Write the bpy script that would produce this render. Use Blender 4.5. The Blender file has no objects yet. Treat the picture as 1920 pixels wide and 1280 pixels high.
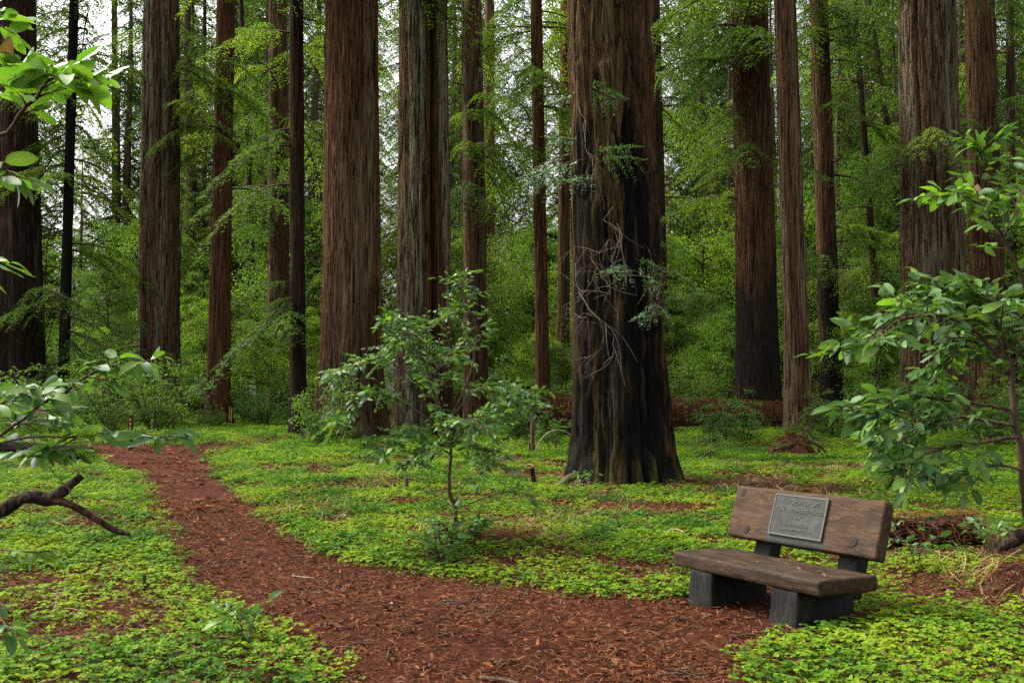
import bpy, math, random
import numpy as np
from mathutils import Vector, Matrix, Euler

# ------------------------------------------------------------------ camera, sky, sun, exposure
SC = bpy.context.scene
COL = SC.collection
FPX, HOR, CAMH = 1800.0, 735.0, 1.6
PITCH = math.atan((HOR - 640.0) / FPX)
cam_data = bpy.data.cameras.new("camera")
cam_data.sensor_width = 36.0
cam_data.lens = 36.0 * FPX / 1920.0
cam_data.clip_start = 0.05
cam_data.clip_end = 1500.0
cam = bpy.data.objects.new("camera", cam_data)
cam.location = (0, 0, CAMH)
cam.rotation_euler = (math.radians(90) + PITCH, 0, 0)
COL.objects.link(cam)
SC.camera = cam

SUN_EL, SUN_AZ = 50.0, -68.0          # azimuth clockwise from +Y: high, to the left and a little ahead
world = bpy.data.worlds.new("World")
SC.world = world
world.use_nodes = True
wn = world.node_tree
sky = wn.nodes.new("ShaderNodeTexSky")
sky.sky_type = 'NISHITA'
sky.sun_disc = False
sky.sun_elevation = math.radians(SUN_EL)
sky.sun_rotation = math.radians(SUN_AZ)
sky.air_density = 1.0
sky.dust_density = 6.0
sky.ozone_density = 1.0
bg = wn.nodes["Background"]
bg.inputs["Strength"].default_value = 0.15
hs = wn.nodes.new("ShaderNodeHueSaturation")      # a thin white overcast: the sky's own light, bleached
hs.inputs["Saturation"].default_value = 0.10
hs.inputs["Value"].default_value = 1.45
wn.links.new(sky.outputs[0], hs.inputs["Color"])
wn.links.new(hs.outputs[0], bg.inputs[0])

sun_d = bpy.data.lights.new("sun", 'SUN')
sun_d.energy = 2.3
sun_d.angle = math.radians(16)
sun_d.color = (1.0, 0.93, 0.78)
sun = bpy.data.objects.new("sun", sun_d)
_a, _e = math.radians(SUN_AZ), math.radians(SUN_EL)
to_sun = Vector((math.sin(_a) * math.cos(_e), math.cos(_a) * math.cos(_e), math.sin(_e)))
sun.rotation_euler = to_sun.to_track_quat('Z', 'Y').to_euler()
sun.location = to_sun * 60
COL.objects.link(sun)

SC.view_settings.view_transform = 'Standard'
SC.view_settings.look = 'None'
SC.view_settings.exposure = 1.05
SC.view_settings.gamma = 1.0
SC.view_settings.use_curve_mapping = False
SC.render.engine = 'CYCLES'
SC.cycles.max_bounces = 10
SC.cycles.diffuse_bounces = 6
SC.cycles.glossy_bounces = 2
SC.cycles.transmission_bounces = 6
SC.cycles.use_denoising = False

# ------------------------------------------------------------------ helpers
rnd = random.Random(7)
RNG = np.random.default_rng(11)


def ray(px, py):
    u, v = (px - 960.0) / FPX, (640.0 - py) / FPX
    return Vector((u, math.cos(PITCH) - v * math.sin(PITCH), math.sin(PITCH) + v * math.cos(PITCH)))


def P(px, py, d):
    """the point seen at that place of the photograph, d metres ahead"""
    r = ray(px, py)
    return Vector((0, 0, CAMH)) + r * (d / r.y)


def G(px, py):
    """the ground point seen at that place of the photograph"""
    r = ray(px, py)
    t = -CAMH / r.z
    return Vector((r.x * t, r.y * t, 0.0))


def _hash(ix, iy, iz, seed):
    h = (ix * 374761393 + iy * 668265263 + iz * 2147483647 + seed * 974634541) & 0xFFFFFFFF
    h = ((h ^ (h >> 13)) * 1274126177) & 0xFFFFFFFF
    h = ((h ^ (h >> 16)) * 2246822519) & 0xFFFFFFFF
    return ((h ^ (h >> 15)) & 0xFFFFFF) / float(0xFFFFFF)


def vnoise(x, y, z=0.0, seed=0):
    x, y, z = np.broadcast_arrays(np.asarray(x, float), np.asarray(y, float), np.asarray(z, float))
    ix, iy, iz = (np.floor(a).astype(np.int64) for a in (x, y, z))
    fx, fy, fz = x - ix, y - iy, z - iz
    fx, fy, fz = (f * f * (3 - 2 * f) for f in (fx, fy, fz))
    r = 0
    for a in (0, 1):
        wx = fx if a else 1 - fx
        for b in (0, 1):
            wy = fy if b else 1 - fy
            for c in (0, 1):
                wz = fz if c else 1 - fz
                r = r + wx * wy * wz * _hash(ix + a, iy + b, iz + c, seed)
    return r


def fbm(x, y, z=0.0, seed=0, octv=3, gain=0.5):
    s, a, t = 0, 1.0, 0.0
    for o in range(octv):
        f = 2.0 ** o
        s = s + a * vnoise(np.asarray(x) * f, np.asarray(y) * f, np.asarray(z) * f, seed + 17 * o)
        t += a
        a *= gain
    return s / t


def sstep(a, b, x):
    t = np.clip((np.asarray(x, float) - a) / (b - a), 0, 1)
    return t * t * (3 - 2 * t)


def mesh_np(name, V, F, mats=(), midx=None, smooth=True, attrs=None, uv=None):
    """V (n,3); F: list of (m,k) index arrays; midx: material index for each array"""
    V = np.asarray(V, np.float32)
    F = [np.asarray(f, np.int32) for f in F if len(f)]
    me = bpy.data.meshes.new(name)
    me.vertices.add(len(V))
    me.vertices.foreach_set("co", V.ravel())
    loops = np.concatenate([f.ravel() for f in F])
    sizes = np.concatenate([np.full(len(f), f.shape[1], np.int32) for f in F])
    starts = np.concatenate([[0], np.cumsum(sizes)[:-1]]).astype(np.int32)
    me.loops.add(len(loops))
    me.loops.foreach_set("vertex_index", loops)
    me.polygons.add(len(sizes))
    me.polygons.foreach_set("loop_start", starts)
    if midx is not None:
        me.polygons.foreach_set("material_index", np.concatenate([np.full(len(f), m, np.int32) for f, m in zip(F, midx)]))
    me.polygons.foreach_set("use_smooth", np.full(len(sizes), smooth))
    me.update(calc_edges=True)
    for m in mats:
        me.materials.append(m)
    for k, a in (attrs or {}).items():
        at = me.attributes.new(k, 'FLOAT', 'POINT')
        at.data.foreach_set("value", np.asarray(a, np.float32))
    if uv is not None:
        ul = me.uv_layers.new(name="uv")
        ul.data.foreach_set("uv", np.asarray(uv, np.float32)[loops].ravel())
    return me


def link(name, me, parent=None, loc=None, rot=None, scale=None):
    o = bpy.data.objects.new(name, me)
    COL.objects.link(o)
    if parent is not None:
        o.parent = parent
    if loc is not None:
        o.location = loc
    if rot is not None:
        o.rotation_euler = rot
    if scale is not None:
        o.scale = scale if hasattr(scale, "__len__") else (scale,) * 3
    return o


def tag(o, label=None, cat=None, group=None, kind=None):
    if label: o["label"] = label
    if cat: o["category"] = cat
    if group: o["group"] = group
    if kind: o["kind"] = kind
    return o


def empty(name, loc, label, cat, group=None, rz=0.0):
    o = link(name, None, loc=loc, rot=(0, 0, rz))
    o.empty_display_size = 0.2
    return tag(o, label, cat, group)


class Acc:
    """collects numpy pieces of geometry"""
    def __init__(self):
        self.V, self.F, self.M, self.n, self.U = [], [], [], 0, []

    def add(self, V, F, m=0, uv=None):
        self.V.append(np.asarray(V, float).reshape(-1, 3))
        self.F.append(np.asarray(F, int) + self.n)
        self.M.append(m)
        self.U.append(np.zeros((len(self.V[-1]), 2)) if uv is None else uv)
        self.n += len(self.V[-1])

    def mesh(self, name, mats, smooth=True, uv=False):
        return mesh_np(name, np.concatenate(self.V), self.F, mats, self.M, smooth, uv=np.concatenate(self.U) if uv else None)


def tube(pts, radii, n=6, cap=True):
    pts = np.asarray([tuple(p) for p in pts], float)
    radii = np.asarray(radii, float)
    T = np.gradient(pts, axis=0)
    T /= np.linalg.norm(T, axis=1)[:, None] + 1e-9
    ref = np.array([0.0, 0, 1]) if abs(T[0][2]) < 0.9 else np.array([1.0, 0, 0])
    N = []
    for t in T:
        ref = ref - t * np.dot(ref, t)
        ref = ref / (np.linalg.norm(ref) + 1e-9)
        N.append(ref)
    N = np.array(N)
    B = np.cross(T, N)
    a = np.linspace(0, 2 * np.pi, n, endpoint=False)
    ring = np.cos(a)[None, :, None] * N[:, None, :] + np.sin(a)[None, :, None] * B[:, None, :]
    V = pts[:, None, :] + ring * radii[:, None, None]
    m = len(pts)
    i, j = np.meshgrid(np.arange(m - 1), np.arange(n), indexing='ij')
    j2 = (j + 1) % n
    F = np.stack([i * n + j, i * n + j2, (i + 1) * n + j2, (i + 1) * n + j], -1).reshape(-1, 4)
    return V.reshape(-1, 3), F


def curve(pts, n):
    """Catmull-Rom through pts, n points"""
    p = np.asarray([tuple(q) for q in pts], float)
    if len(p) == 2:
        t = np.linspace(0, 1, n)[:, None]
        return p[0] * (1 - t) + p[1] * t
    p = np.vstack([2 * p[0] - p[1], p, 2 * p[-1] - p[-2]])
    u = np.linspace(0, len(p) - 3 - 1e-6, n)
    i = u.astype(int)
    t = (u - i)[:, None]
    a, b, c, d = p[i], p[i + 1], p[i + 2], p[i + 3]
    return 0.5 * (2 * b + (c - a) * t + (2 * a - 5 * b + 4 * c - d) * t * t + (3 * b - a - 3 * c + d) * t ** 3)


def unit(a):
    a = np.asarray(a, float)
    return a / (np.linalg.norm(a, axis=-1, keepdims=True) + 1e-9)


def blades(Pb, D, S, L, W, k=0.45):
    """rhombus leaves: base, side, tip, side"""
    Pb, D, S = (np.asarray(a, float) for a in (Pb, D, S))
    L, W = np.broadcast_to(L, len(Pb))[:, None], np.broadcast_to(W, len(Pb))[:, None]
    V = np.stack([Pb, Pb + D * L * k + S * W / 2, Pb + D * L, Pb + D * L * k - S * W / 2], 1).reshape(-1, 3)
    return V, np.arange(len(Pb) * 4).reshape(-1, 4)


# ------------------------------------------------------------------ materials
def new_mat(name):
    m = bpy.data.materials.new(name)
    m.use_nodes = True
    nt = m.node_tree
    return m, nt, nt.nodes, nt.links, nt.nodes["Principled BSDF"]


def ramp(nt, fac, stops, interp='LINEAR'):
    r = nt.nodes.new("ShaderNodeValToRGB")
    r.color_ramp.interpolation = interp
    el = r.color_ramp.elements
    while len(el) < len(stops):
        el.new(0.5)
    for e, (p, c) in zip(el, stops):
        e.position = p
        e.color = (*c, 1) if len(c) == 3 else c
    nt.links.new(fac, r.inputs[0])
    return r.outputs[0]


def noise(nt, vec, scale, detail=4, rough=0.55, dist=0.0):
    n = nt.nodes.new("ShaderNodeTexNoise")
    n.inputs["Scale"].default_value = scale
    n.inputs["Detail"].default_value = detail
    n.inputs["Roughness"].default_value = rough
    n.inputs["Distortion"].default_value = dist
    if vec is not None:
        nt.links.new(vec, n.inputs["Vector"])
    return n.outputs["Fac"]


def mapping(nt, vec, scale):
    n = nt.nodes.new("ShaderNodeMapping")
    n.inputs["Scale"].default_value = scale
    nt.links.new(vec, n.inputs["Vector"])
    return n.outputs[0]


def coords(nt, what="Object"):
    return nt.nodes.new("ShaderNodeTexCoord").outputs[what]


def mixc(nt, fac, a, b, mode='MIX'):
    n = nt.nodes.new("ShaderNodeMix")
    n.data_type = 'RGBA'
    n.blend_type = mode
    for s, v in ((n.inputs[0], fac), (n.inputs[6], a), (n.inputs[7], b)):
        if isinstance(v, (int, float)):
            s.default_value = v
        elif isinstance(v, tuple):
            s.default_value = (*v, 1)
        else:
            nt.links.new(v, s)
    return n.outputs[2]


def mth(nt, op, a, b=None):
    n = nt.nodes.new("ShaderNodeMath")
    n.operation = op
    for s, v in zip(n.inputs, (a, b)):
        if v is None: continue
        if isinstance(v, (int, float)):
            s.default_value = v
        else:
            nt.links.new(v, s)
    return n.outputs[0]


def attr(nt, name):
    n = nt.nodes.new("ShaderNodeAttribute")
    n.attribute_name = name
    return n.outputs["Fac"]


def bump(nt, h, strength, dist, bs):
    b = nt.nodes.new("ShaderNodeBump")
    b.inputs["Strength"].default_value = strength
    b.inputs["Distance"].default_value = dist
    nt.links.new(h, b.inputs["Height"])
    nt.links.new(b.outputs[0], bs.inputs["Normal"])


def bark_mat(name, dark, mid, light, lichen=(0.21, 0.21, 0.13), fz=0.6, fxy=15.0):
    m, nt, N, L, bs = new_mat(name)
    co = coords(nt)
    fib = noise(nt, mapping(nt, co, (fxy, fxy, fz)), 1.0, 9, 0.66, 0.6)
    fine = noise(nt, mapping(nt, co, (fxy * 4.5, fxy * 4.5, fz * 5)), 1.0, 5, 0.7)
    big = noise(nt, mapping(nt, co, (0.9, 0.9, 0.18)), 1.0, 3, 0.5)
    f = mth(nt, 'ADD', mth(nt, 'MULTIPLY', fib, 0.75), mth(nt, 'MULTIPLY', fine, 0.25))
    c = ramp(nt, f, [(0.40, dark), (0.49, mid), (0.62, light)])
    c = mixc(nt, ramp(nt, big, [(0.35, (0, 0, 0)), (0.7, (1, 1, 1))]), c, mixc(nt, 0.7, c, (1.30, 1.05, 0.88), 'MULTIPLY'))
    lf = mth(nt, 'MULTIPLY', attr(nt, "lichen"), ramp(nt, fib, [(0.42, (0, 0, 0)), (0.58, (1, 1, 1))]))
    c = mixc(nt, lf, c, lichen)
    mf = mth(nt, 'MULTIPLY', attr(nt, "moss"), ramp(nt, fine, [(0.38, (0, 0, 0)), (0.6, (1, 1, 1))]))
    c = mixc(nt, mf, c, (0.055, 0.08, 0.016))
    bf = mth(nt, 'MULTIPLY', attr(nt, "burn"), ramp(nt, mth(nt, 'ADD', fib, mth(nt, 'MULTIPLY', attr(nt, "burn"), 0.35)), [(0.52, (0, 0, 0)), (0.64, (1, 1, 1))]))
    c = mixc(nt, bf, c, ramp(nt, fine, [(0.3, (0.004, 0.004, 0.004)), (0.75, (0.018, 0.017, 0.017))]))
    L.new(c, bs.inputs["Base Color"])
    bs.inputs["Roughness"].default_value = 0.95
    bs.inputs["Specular IOR Level"].default_value = 0.04
    bump(nt, f, 1.0, 0.16, bs)
    return m


BARK = bark_mat("bark_brown", (0.008, 0.0055, 0.0038), (0.056, 0.033, 0.0175), (0.150, 0.092, 0.048))
BARK_RED = bark_mat("bark_red", (0.008, 0.0055, 0.0038), (0.061, 0.033, 0.0170), (0.155, 0.088, 0.044))
BARK_GREY = bark_mat("bark_grey", (0.009, 0.0065, 0.0045), (0.058, 0.038, 0.0225), (0.150, 0.106, 0.066), (0.21, 0.21, 0.135))
BARK_MAIN = bark_mat("bark_scarred", (0.007, 0.005, 0.0035), (0.050, 0.029, 0.0155), (0.140, 0.086, 0.044), (0.10, 0.082, 0.034))
BARK_DARK = bark_mat("bark_dark", (0.007, 0.0055, 0.004), (0.031, 0.020, 0.0135), (0.080, 0.054, 0.035))


def wood_mat(name, a, b, scale=(30, 30, 4)):
    m, nt, N, L, bs = new_mat(name)
    f = noise(nt, mapping(nt, coords(nt), scale), 1.0, 6, 0.6)
    L.new(ramp(nt, f, [(0.3, a), (0.7, b)]), bs.inputs["Base Color"])
    bs.inputs["Roughness"].default_value = 0.85
    bs.inputs["Specular IOR Level"].default_value = 0.15
    bump(nt, f, 0.6, 0.01, bs)
    return m


TWIG = wood_mat("twig_brown", (0.030, 0.020, 0.013), (0.10, 0.070, 0.045))
TWIG_PALE = wood_mat("twig_pale", (0.13, 0.10, 0.07), (0.30, 0.25, 0.18))
TWIG_GREY = wood_mat("twig_grey", (0.06, 0.048, 0.036), (0.19, 0.155, 0.115))
TWIG_DARK = wood_mat("twig_dark", (0.012, 0.009, 0.007), (0.045, 0.032, 0.024))
TWIG_MOSS = wood_mat("twig_mossy", (0.030, 0.026, 0.012), (0.07, 0.075, 0.025))


def leaf_mat(name, cols, trans=0.35, rough=0.5, spec=0.4, island=True, veins=False, obj_amt=0.5, back=None, patch=0.0):
    """leaf surface: colour by leaf and by plant, light also passing through"""
    m, nt, N, L, bs = new_mat(name)
    gi = N.new("ShaderNodeNewGeometry")
    oi = N.new("ShaderNodeObjectInfo")
    r = oi.outputs["Random"]
    if island:
        r = mth(nt, 'ADD', mth(nt, 'MULTIPLY', oi.outputs["Random"], obj_amt), mth(nt, 'MULTIPLY', gi.outputs["Random Per Island"], 1 - obj_amt))
    if patch:                                        # stands of paler and deeper plants
        pn = noise(nt, gi.outputs["Position"], 0.9, 3, 0.6)
        r = mth(nt, 'ADD', r, mth(nt, 'MULTIPLY', mth(nt, 'SUBTRACT', pn, 0.5), patch))
    c = ramp(nt, r, [(i / (len(cols) - 1) * 0.8 + 0.1, k) for i, k in enumerate(cols)])
    if veins:
        uv = N.new("ShaderNodeTexCoord").outputs["UV"]
        sx = N.new("ShaderNodeSeparateXYZ")
        L.new(uv, sx.inputs[0])
        au = mth(nt, 'ABSOLUTE', sx.outputs[0])
        mid = ramp(nt, au, [(0.0, (1, 1, 1)), (0.09, (0, 0, 0))])
        ph = mth(nt, 'SUBTRACT', mth(nt, 'MULTIPLY', sx.outputs[1], 9.0), mth(nt, 'MULTIPLY', au, 2.6))
        fr = mth(nt, 'ABSOLUTE', mth(nt, 'SUBTRACT', mth(nt, 'FRACT', ph), 0.5))
        sv = mth(nt, 'MULTIPLY', ramp(nt, fr, [(0.0, (1, 1, 1)), (0.1, (0, 0, 0))]), 0.35)
        vv = mth(nt, 'MAXIMUM', mth(nt, 'MULTIPLY', mid, 0.6), sv)
        c = mixc(nt, vv, c, mixc(nt, 0.5, c, (0.30, 0.36, 0.16)))
        bl = noise(nt, coords(nt), 40.0, 3, 0.6)
        c = mixc(nt, 0.35, c, ramp(nt, bl, [(0.3, (0.5, 0.5, 0.5)), (0.75, (1.4, 1.4, 1.3))]), 'MULTIPLY')
    front = c
    if back is not None:
        c = mixc(nt, gi.outputs["Backfacing"], c, mixc(nt, 0.6, c, back))
    L.new(c, bs.inputs["Base Color"])
    bs.inputs["Roughness"].default_value = rough
    bs.inputs["Specular IOR Level"].default_value = spec
    tr = N.new("ShaderNodeBsdfTranslucent")
    L.new(mixc(nt, 1.0, front, (1.25, 1.3, 0.45), 'MULTIPLY'), tr.inputs[0])
    mx = N.new("ShaderNodeMixShader")
    mx.inputs[0].default_value = trans
    L.new(bs.outputs[0], mx.inputs[1])
    L.new(tr.outputs[0], mx.inputs[2])
    L.new(mx.outputs[0], N["Material Output"].inputs[0])
    return m


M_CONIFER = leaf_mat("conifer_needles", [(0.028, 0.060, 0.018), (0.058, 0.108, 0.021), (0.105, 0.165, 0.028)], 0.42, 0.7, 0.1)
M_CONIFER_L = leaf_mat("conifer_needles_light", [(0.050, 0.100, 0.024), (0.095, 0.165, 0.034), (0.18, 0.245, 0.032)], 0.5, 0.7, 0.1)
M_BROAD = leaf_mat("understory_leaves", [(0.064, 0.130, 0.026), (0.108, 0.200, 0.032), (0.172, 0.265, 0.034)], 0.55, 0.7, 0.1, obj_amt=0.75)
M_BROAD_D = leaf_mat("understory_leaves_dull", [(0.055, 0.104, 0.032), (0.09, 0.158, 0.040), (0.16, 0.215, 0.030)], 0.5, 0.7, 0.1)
M_SHRUB = leaf_mat("shrub_leaves", [(0.042, 0.095, 0.027), (0.075, 0.148, 0.032), (0.125, 0.20, 0.030)], 0.38, 0.65, 0.12)
M_LEAF = leaf_mat("broad_leaf", [(0.036, 0.100, 0.028), (0.066, 0.150, 0.030), (0.115, 0.21, 0.030)], 0.36, 0.46, 0.24, island=False, veins=True, back=(0.16, 0.24, 0.13))
M_LEAF_J = leaf_mat("broad_leaf_joined", [(0.032, 0.092, 0.026), (0.060, 0.140, 0.028), (0.105, 0.195, 0.028)], 0.36, 0.46, 0.24, veins=True, obj_amt=0.0, back=(0.16, 0.24, 0.13))
M_LEAF_Y = leaf_mat("young_leaf", [(0.08, 0.20, 0.025), (0.12, 0.27, 0.028), (0.17, 0.33, 0.03)], 0.42, 0.38, 0.5, island=False, veins=True, back=(0.2, 0.3, 0.1))
M_CLOVER = leaf_mat("sorrel_leaves", [(0.022, 0.072, 0.010), (0.056, 0.136, 0.011), (0.108, 0.208, 0.012), (0.18, 0.25, 0.014)], 0.36, 0.7, 0.08, obj_amt=0.6, patch=2.3)
M_STALK = new_mat("stalk")[0]
M_STALK.node_tree.nodes["Principled BSDF"].inputs["Base Color"].default_value = (0.14, 0.11, 0.035, 1)
M_SPRIG = leaf_mat("redwood_sprig", [(0.045, 0.11, 0.04), (0.07, 0.15, 0.05), (0.11, 0.19, 0.07)], 0.2)
M_DRYLEAF = leaf_mat("dry_leaf", [(0.16, 0.06, 0.025), (0.24, 0.11, 0.05), (0.32, 0.18, 0.09)], 0.15)
M_LITTER = leaf_mat("needle_litter", [(0.028, 0.009, 0.005), (0.062, 0.021, 0.010), (0.106, 0.037, 0.018), (0.22, 0.085, 0.036), (0.09, 0.042, 0.024)], 0.05, 0.9, 0.05, obj_amt=0.15)
M_STRAW = leaf_mat("dry_straw", [(0.17, 0.09, 0.04), (0.28, 0.17, 0.075), (0.36, 0.25, 0.12)], 0.15, 0.7, obj_amt=0.3)


def duff_mat(name, cols, sc=9.0):
    m, nt, N, L, bs = new_mat(name)
    co = coords(nt)
    a = noise(nt, co, sc, 10, 0.72, 0.4)
    b = noise(nt, co, 0.9, 3, 0.5)
    f = mth(nt, 'ADD', mth(nt, 'MULTIPLY', a, 0.8), mth(nt, 'MULTIPLY', b, 0.2))
    L.new(ramp(nt, f, [(0.36, cols[0]), (0.5, cols[1]), (0.66, cols[2])]), bs.inputs["Base Color"])
    bs.inputs["Roughness"].default_value = 0.95
    bs.inputs["Specular IOR Level"].default_value = 0.04
    bump(nt, a, 1.0, 0.05, bs)
    return m


M_GROUND = duff_mat("forest_floor", [(0.018, 0.010, 0.007), (0.055, 0.026, 0.015), (0.10, 0.052, 0.028)])
M_PATH = duff_mat("redwood_duff", [(0.022, 0.007, 0.004), (0.056, 0.018, 0.010), (0.10, 0.034, 0.018)], 14.0)

# ------------------------------------------------------------------ ground and path
PATH_PX_LEFT = [(120, 852), (185, 862), (262, 888), (280, 926), (280, 968), (306, 1030), (358, 1086), (428, 1138), (522, 1196), (604, 1250), (668, 1300), (730, 1345), (800, 1430), (900, 1570)]
PATH_PX_RIGHT = [(1700, 1560), (1560, 1400), (1440, 1300), (1400, 1262), (1420, 1225), (1500, 1180), (1560, 1120), (1500, 1085), (1420, 1090), (1300, 1130), (1215, 1128), (1100, 1122), (1000, 1108), (900, 1100), (800, 1085), (690, 1066), (600, 1036), (540, 1002), (485, 962), (440, 925), (408, 885), (400, 862), (425, 846), (490, 836), (560, 829), (520, 827), (440, 834), (330, 838), (230, 839), (120, 840)]
PATH_POLY = np.array([tuple(G(*p))[:2] for p in PATH_PX_LEFT + PATH_PX_RIGHT])


def path_sd(x, y):
    """signed distance to the path's outline, negative inside"""
    x, y = np.asarray(x, float), np.asarray(y, float)
    best = np.full(x.shape, 1e9)
    inside = np.zeros(x.shape, bool)
    n = len(PATH_POLY)
    for i in range(n):
        ax, ay = PATH_POLY[i]
        bx, by = PATH_POLY[(i + 1) % n]
        dx, dy = bx - ax, by - ay
        t = np.clip(((x - ax) * dx + (y - ay) * dy) / (dx * dx + dy * dy + 1e-12), 0, 1)
        best = np.minimum(best, (x - ax - t * dx) ** 2 + (y - ay - t * dy) ** 2)
        c = ((ay > y) != (by > y)) & (x < (bx - ax) * (y - ay) / (by - ay + 1e-12) + ax)
        inside ^= c
    return np.where(inside, -1, 1) * np.sqrt(best)


SAP = G(866, 1035)


def hgt(x, y):
    x, y = np.asarray(x, float), np.asarray(y, float)
    far = sstep(9, 28, y)
    h = 0.045 * (fbm(x * 0.9, y * 0.9, 0, 3, 3) - 0.5) + far * 0.35 * (fbm(x * 0.13, y * 0.13, 0, 5, 2) - 0.5)
    h = h + 0.12 * np.exp(-(((x - SAP.x - 0.25) / 0.8) ** 2 + ((y - SAP.y - 0.2) / 0.7) ** 2))
    h = h + 1.2 * sstep(60, 150, np.hypot(x, y))
    h = h + 0.05 * sstep(0.0, 0.8, path_sd(x, y)) * sstep(40, 30, y)
    return h


def build_ground():
    ys = np.concatenate([np.linspace(-12, 3.4, 24), np.geomspace(3.5, 60, 330), np.geomspace(61, 420, 40)])
    us = np.linspace(-1, 1, 300)
    Y, U = np.meshgrid(ys, us, indexing='ij')
    X = U * (6 + np.abs(Y) * 1.1 + 8 * sstep(4, -10, Y))
    Z = hgt(X, Y)
    n, k = Y.shape
    i, j = np.meshgrid(np.arange(n - 1), np.arange(k - 1), indexing='ij')
    F = np.stack([i * k + j, i * k + j + 1, (i + 1) * k + j + 1, (i + 1) * k + j], -1).reshape(-1, 4)
    me = mesh_np("ground", np.stack([X, Y, Z], -1).reshape(-1, 3), [F], [M_GROUND])
    tag(link("ground", me), kind="structure")


def build_path():
    lo, hi = PATH_POLY.min(0) - 0.3, PATH_POLY.max(0) + 0.3
    st = 0.09
    xs, ys = np.arange(lo[0], hi[0], st), np.arange(lo[1], hi[1], st)
    Y, X = np.meshgrid(ys, xs, indexing='ij')
    sd = path_sd(X, Y) + 0.30 * (fbm(X * 2.2, Y * 2.2, 0, 9, 3) - 0.5)
    Z = hgt(X, Y) + 0.012 + 0.018 * (fbm(X * 3, Y * 3, 0, 21, 3) - 0.4) - 0.06 * sstep(-0.12, 0.14, sd)
    n, k = Y.shape
    i, j = np.meshgrid(np.arange(n - 1), np.arange(k - 1), indexing='ij')
    F = np.stack([i * k + j, i * k + j + 1, (i + 1) * k + j + 1, (i + 1) * k + j], -1).reshape(-1, 4)
    keep = (sd.ravel()[F] < 0.2).any(1)
    me = mesh_np("path", np.stack([X, Y, Z], -1).reshape(-1, 3), [F[keep]], [M_PATH])
    tag(link("path", me), kind="structure")


build_ground()
build_path()


def on_ground(px, py):
    g = G(px, py)
    g.z = float(hgt(g.x, g.y))
    return g


# ------------------------------------------------------------------ foliage generators
def conifer_branch(rng, L, fine=1.0, droop=0.35, up=0.15, m=0, mw=1, dens=1.0, wid=0.34):
    """one flat, drooping redwood bough along +X: V,F,M pieces in an Acc"""
    acc = Acc()
    n = 12
    s = np.linspace(0, 1, n)
    ax = np.stack([L * s, L * 0.10 * np.sin(s * 2.5 + rng.uniform(0, 6)) * s, L * (up * s - droop * s * s)], 1)
    acc.add(*tube(ax, 0.012 * L * (1 - s) + 0.004, 4), mw)
    nb = max(9, int(L / 0.13 * dens / fine ** 0.5))
    Ps, Ds, Ss, Ls, Ws = [], [], [], [], []
    for i in range(nb):
        t = 0.08 + 0.92 * (i + rng.uniform(0, 0.8)) / nb
        t = min(t, 1)
        c = np.array([np.interp(t, s, ax[:, k]) for k in range(3)])
        side = 1 if i % 2 else -1
        bl = L * 0.33 * (1 - t) ** 0.7 * rng.uniform(0.55, 1.2) + 0.16
        ang = math.radians(rng.uniform(42, 68)) * side
        d = np.array([math.cos(ang), math.sin(ang), -0.2 + rng.uniform(-0.5, 0.2)])
        k = max(4, int(bl / (0.042 * fine)))
        u = (np.arange(k) + 0.6) / k
        pts = c + d * (bl * u)[:, None] + np.array([0, 0, -1.0]) * (0.55 * bl * u ** 2)[:, None]
        tl = 0.085 * fine * (1.1 - 0.5 * u) * rng.uniform(0.8, 1.3, k)
        for sg in (1, -1):
            aa = ang + sg * math.radians(48) + rng.normal(0, 0.2, k)
            D = unit(np.stack([np.cos(aa), np.sin(aa), rng.normal(-0.3, 0.35, k)], 1))
            S = unit(np.cross(D, np.array([0, 0, 1.0]) + rng.normal(0, 0.5, (k, 3))))
            Ps.append(pts); Ds.append(D); Ss.append(S); Ls.append(tl); Ws.append(tl * wid)
    acc.add(*blades(np.concatenate(Ps), np.concatenate(Ds), np.concatenate(Ss), np.concatenate(Ls), np.concatenate(Ws)), m)
    return acc


def rotz(V, a):
    c, s = math.cos(a), math.sin(a)
    return np.stack([V[:, 0] * c - V[:, 1] * s, V[:, 0] * s + V[:, 1] * c, V[:, 2]], 1)


def conifer_tree(seed, H, R, z0=0.10, nbr=70, fine=2.2):
    """returns (trunk mesh, crown mesh)"""
    rng = np.random.default_rng(seed)
    tr = Acc()
    z = np.linspace(-0.4, H, 14)
    ctr = np.stack([0.15 * np.sin(z * 0.3 + seed), 0.15 * np.cos(z * 0.23 + seed), z], 1)
    tr.add(*tube(ctr, 0.012 * H * (1.02 - np.clip(z, 0, H) / H) + 0.02, 9))
    cr = Acc()
    for i in range(nbr):
        t = z0 + (1 - z0) * (i + rng.uniform(0, 1)) / nbr
        L = R * (1.08 - t) ** 0.55 * rng.uniform(0.55, 1.15) + 0.3
        b = conifer_branch(rng, L, fine, rng.uniform(0.35, 1.1), rng.uniform(-0.15, 0.3), dens=0.95, wid=0.44)
        a = rng.uniform(0, 2 * math.pi)
        cx = np.array([np.interp(t * H, z, ctr[:, k]) for k in range(3)])
        for V, F, M in zip(b.V, b.F, b.M):
            cr.add(rotz(V, a) + cx, F - F.min(), M)
    return tr, cr


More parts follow.
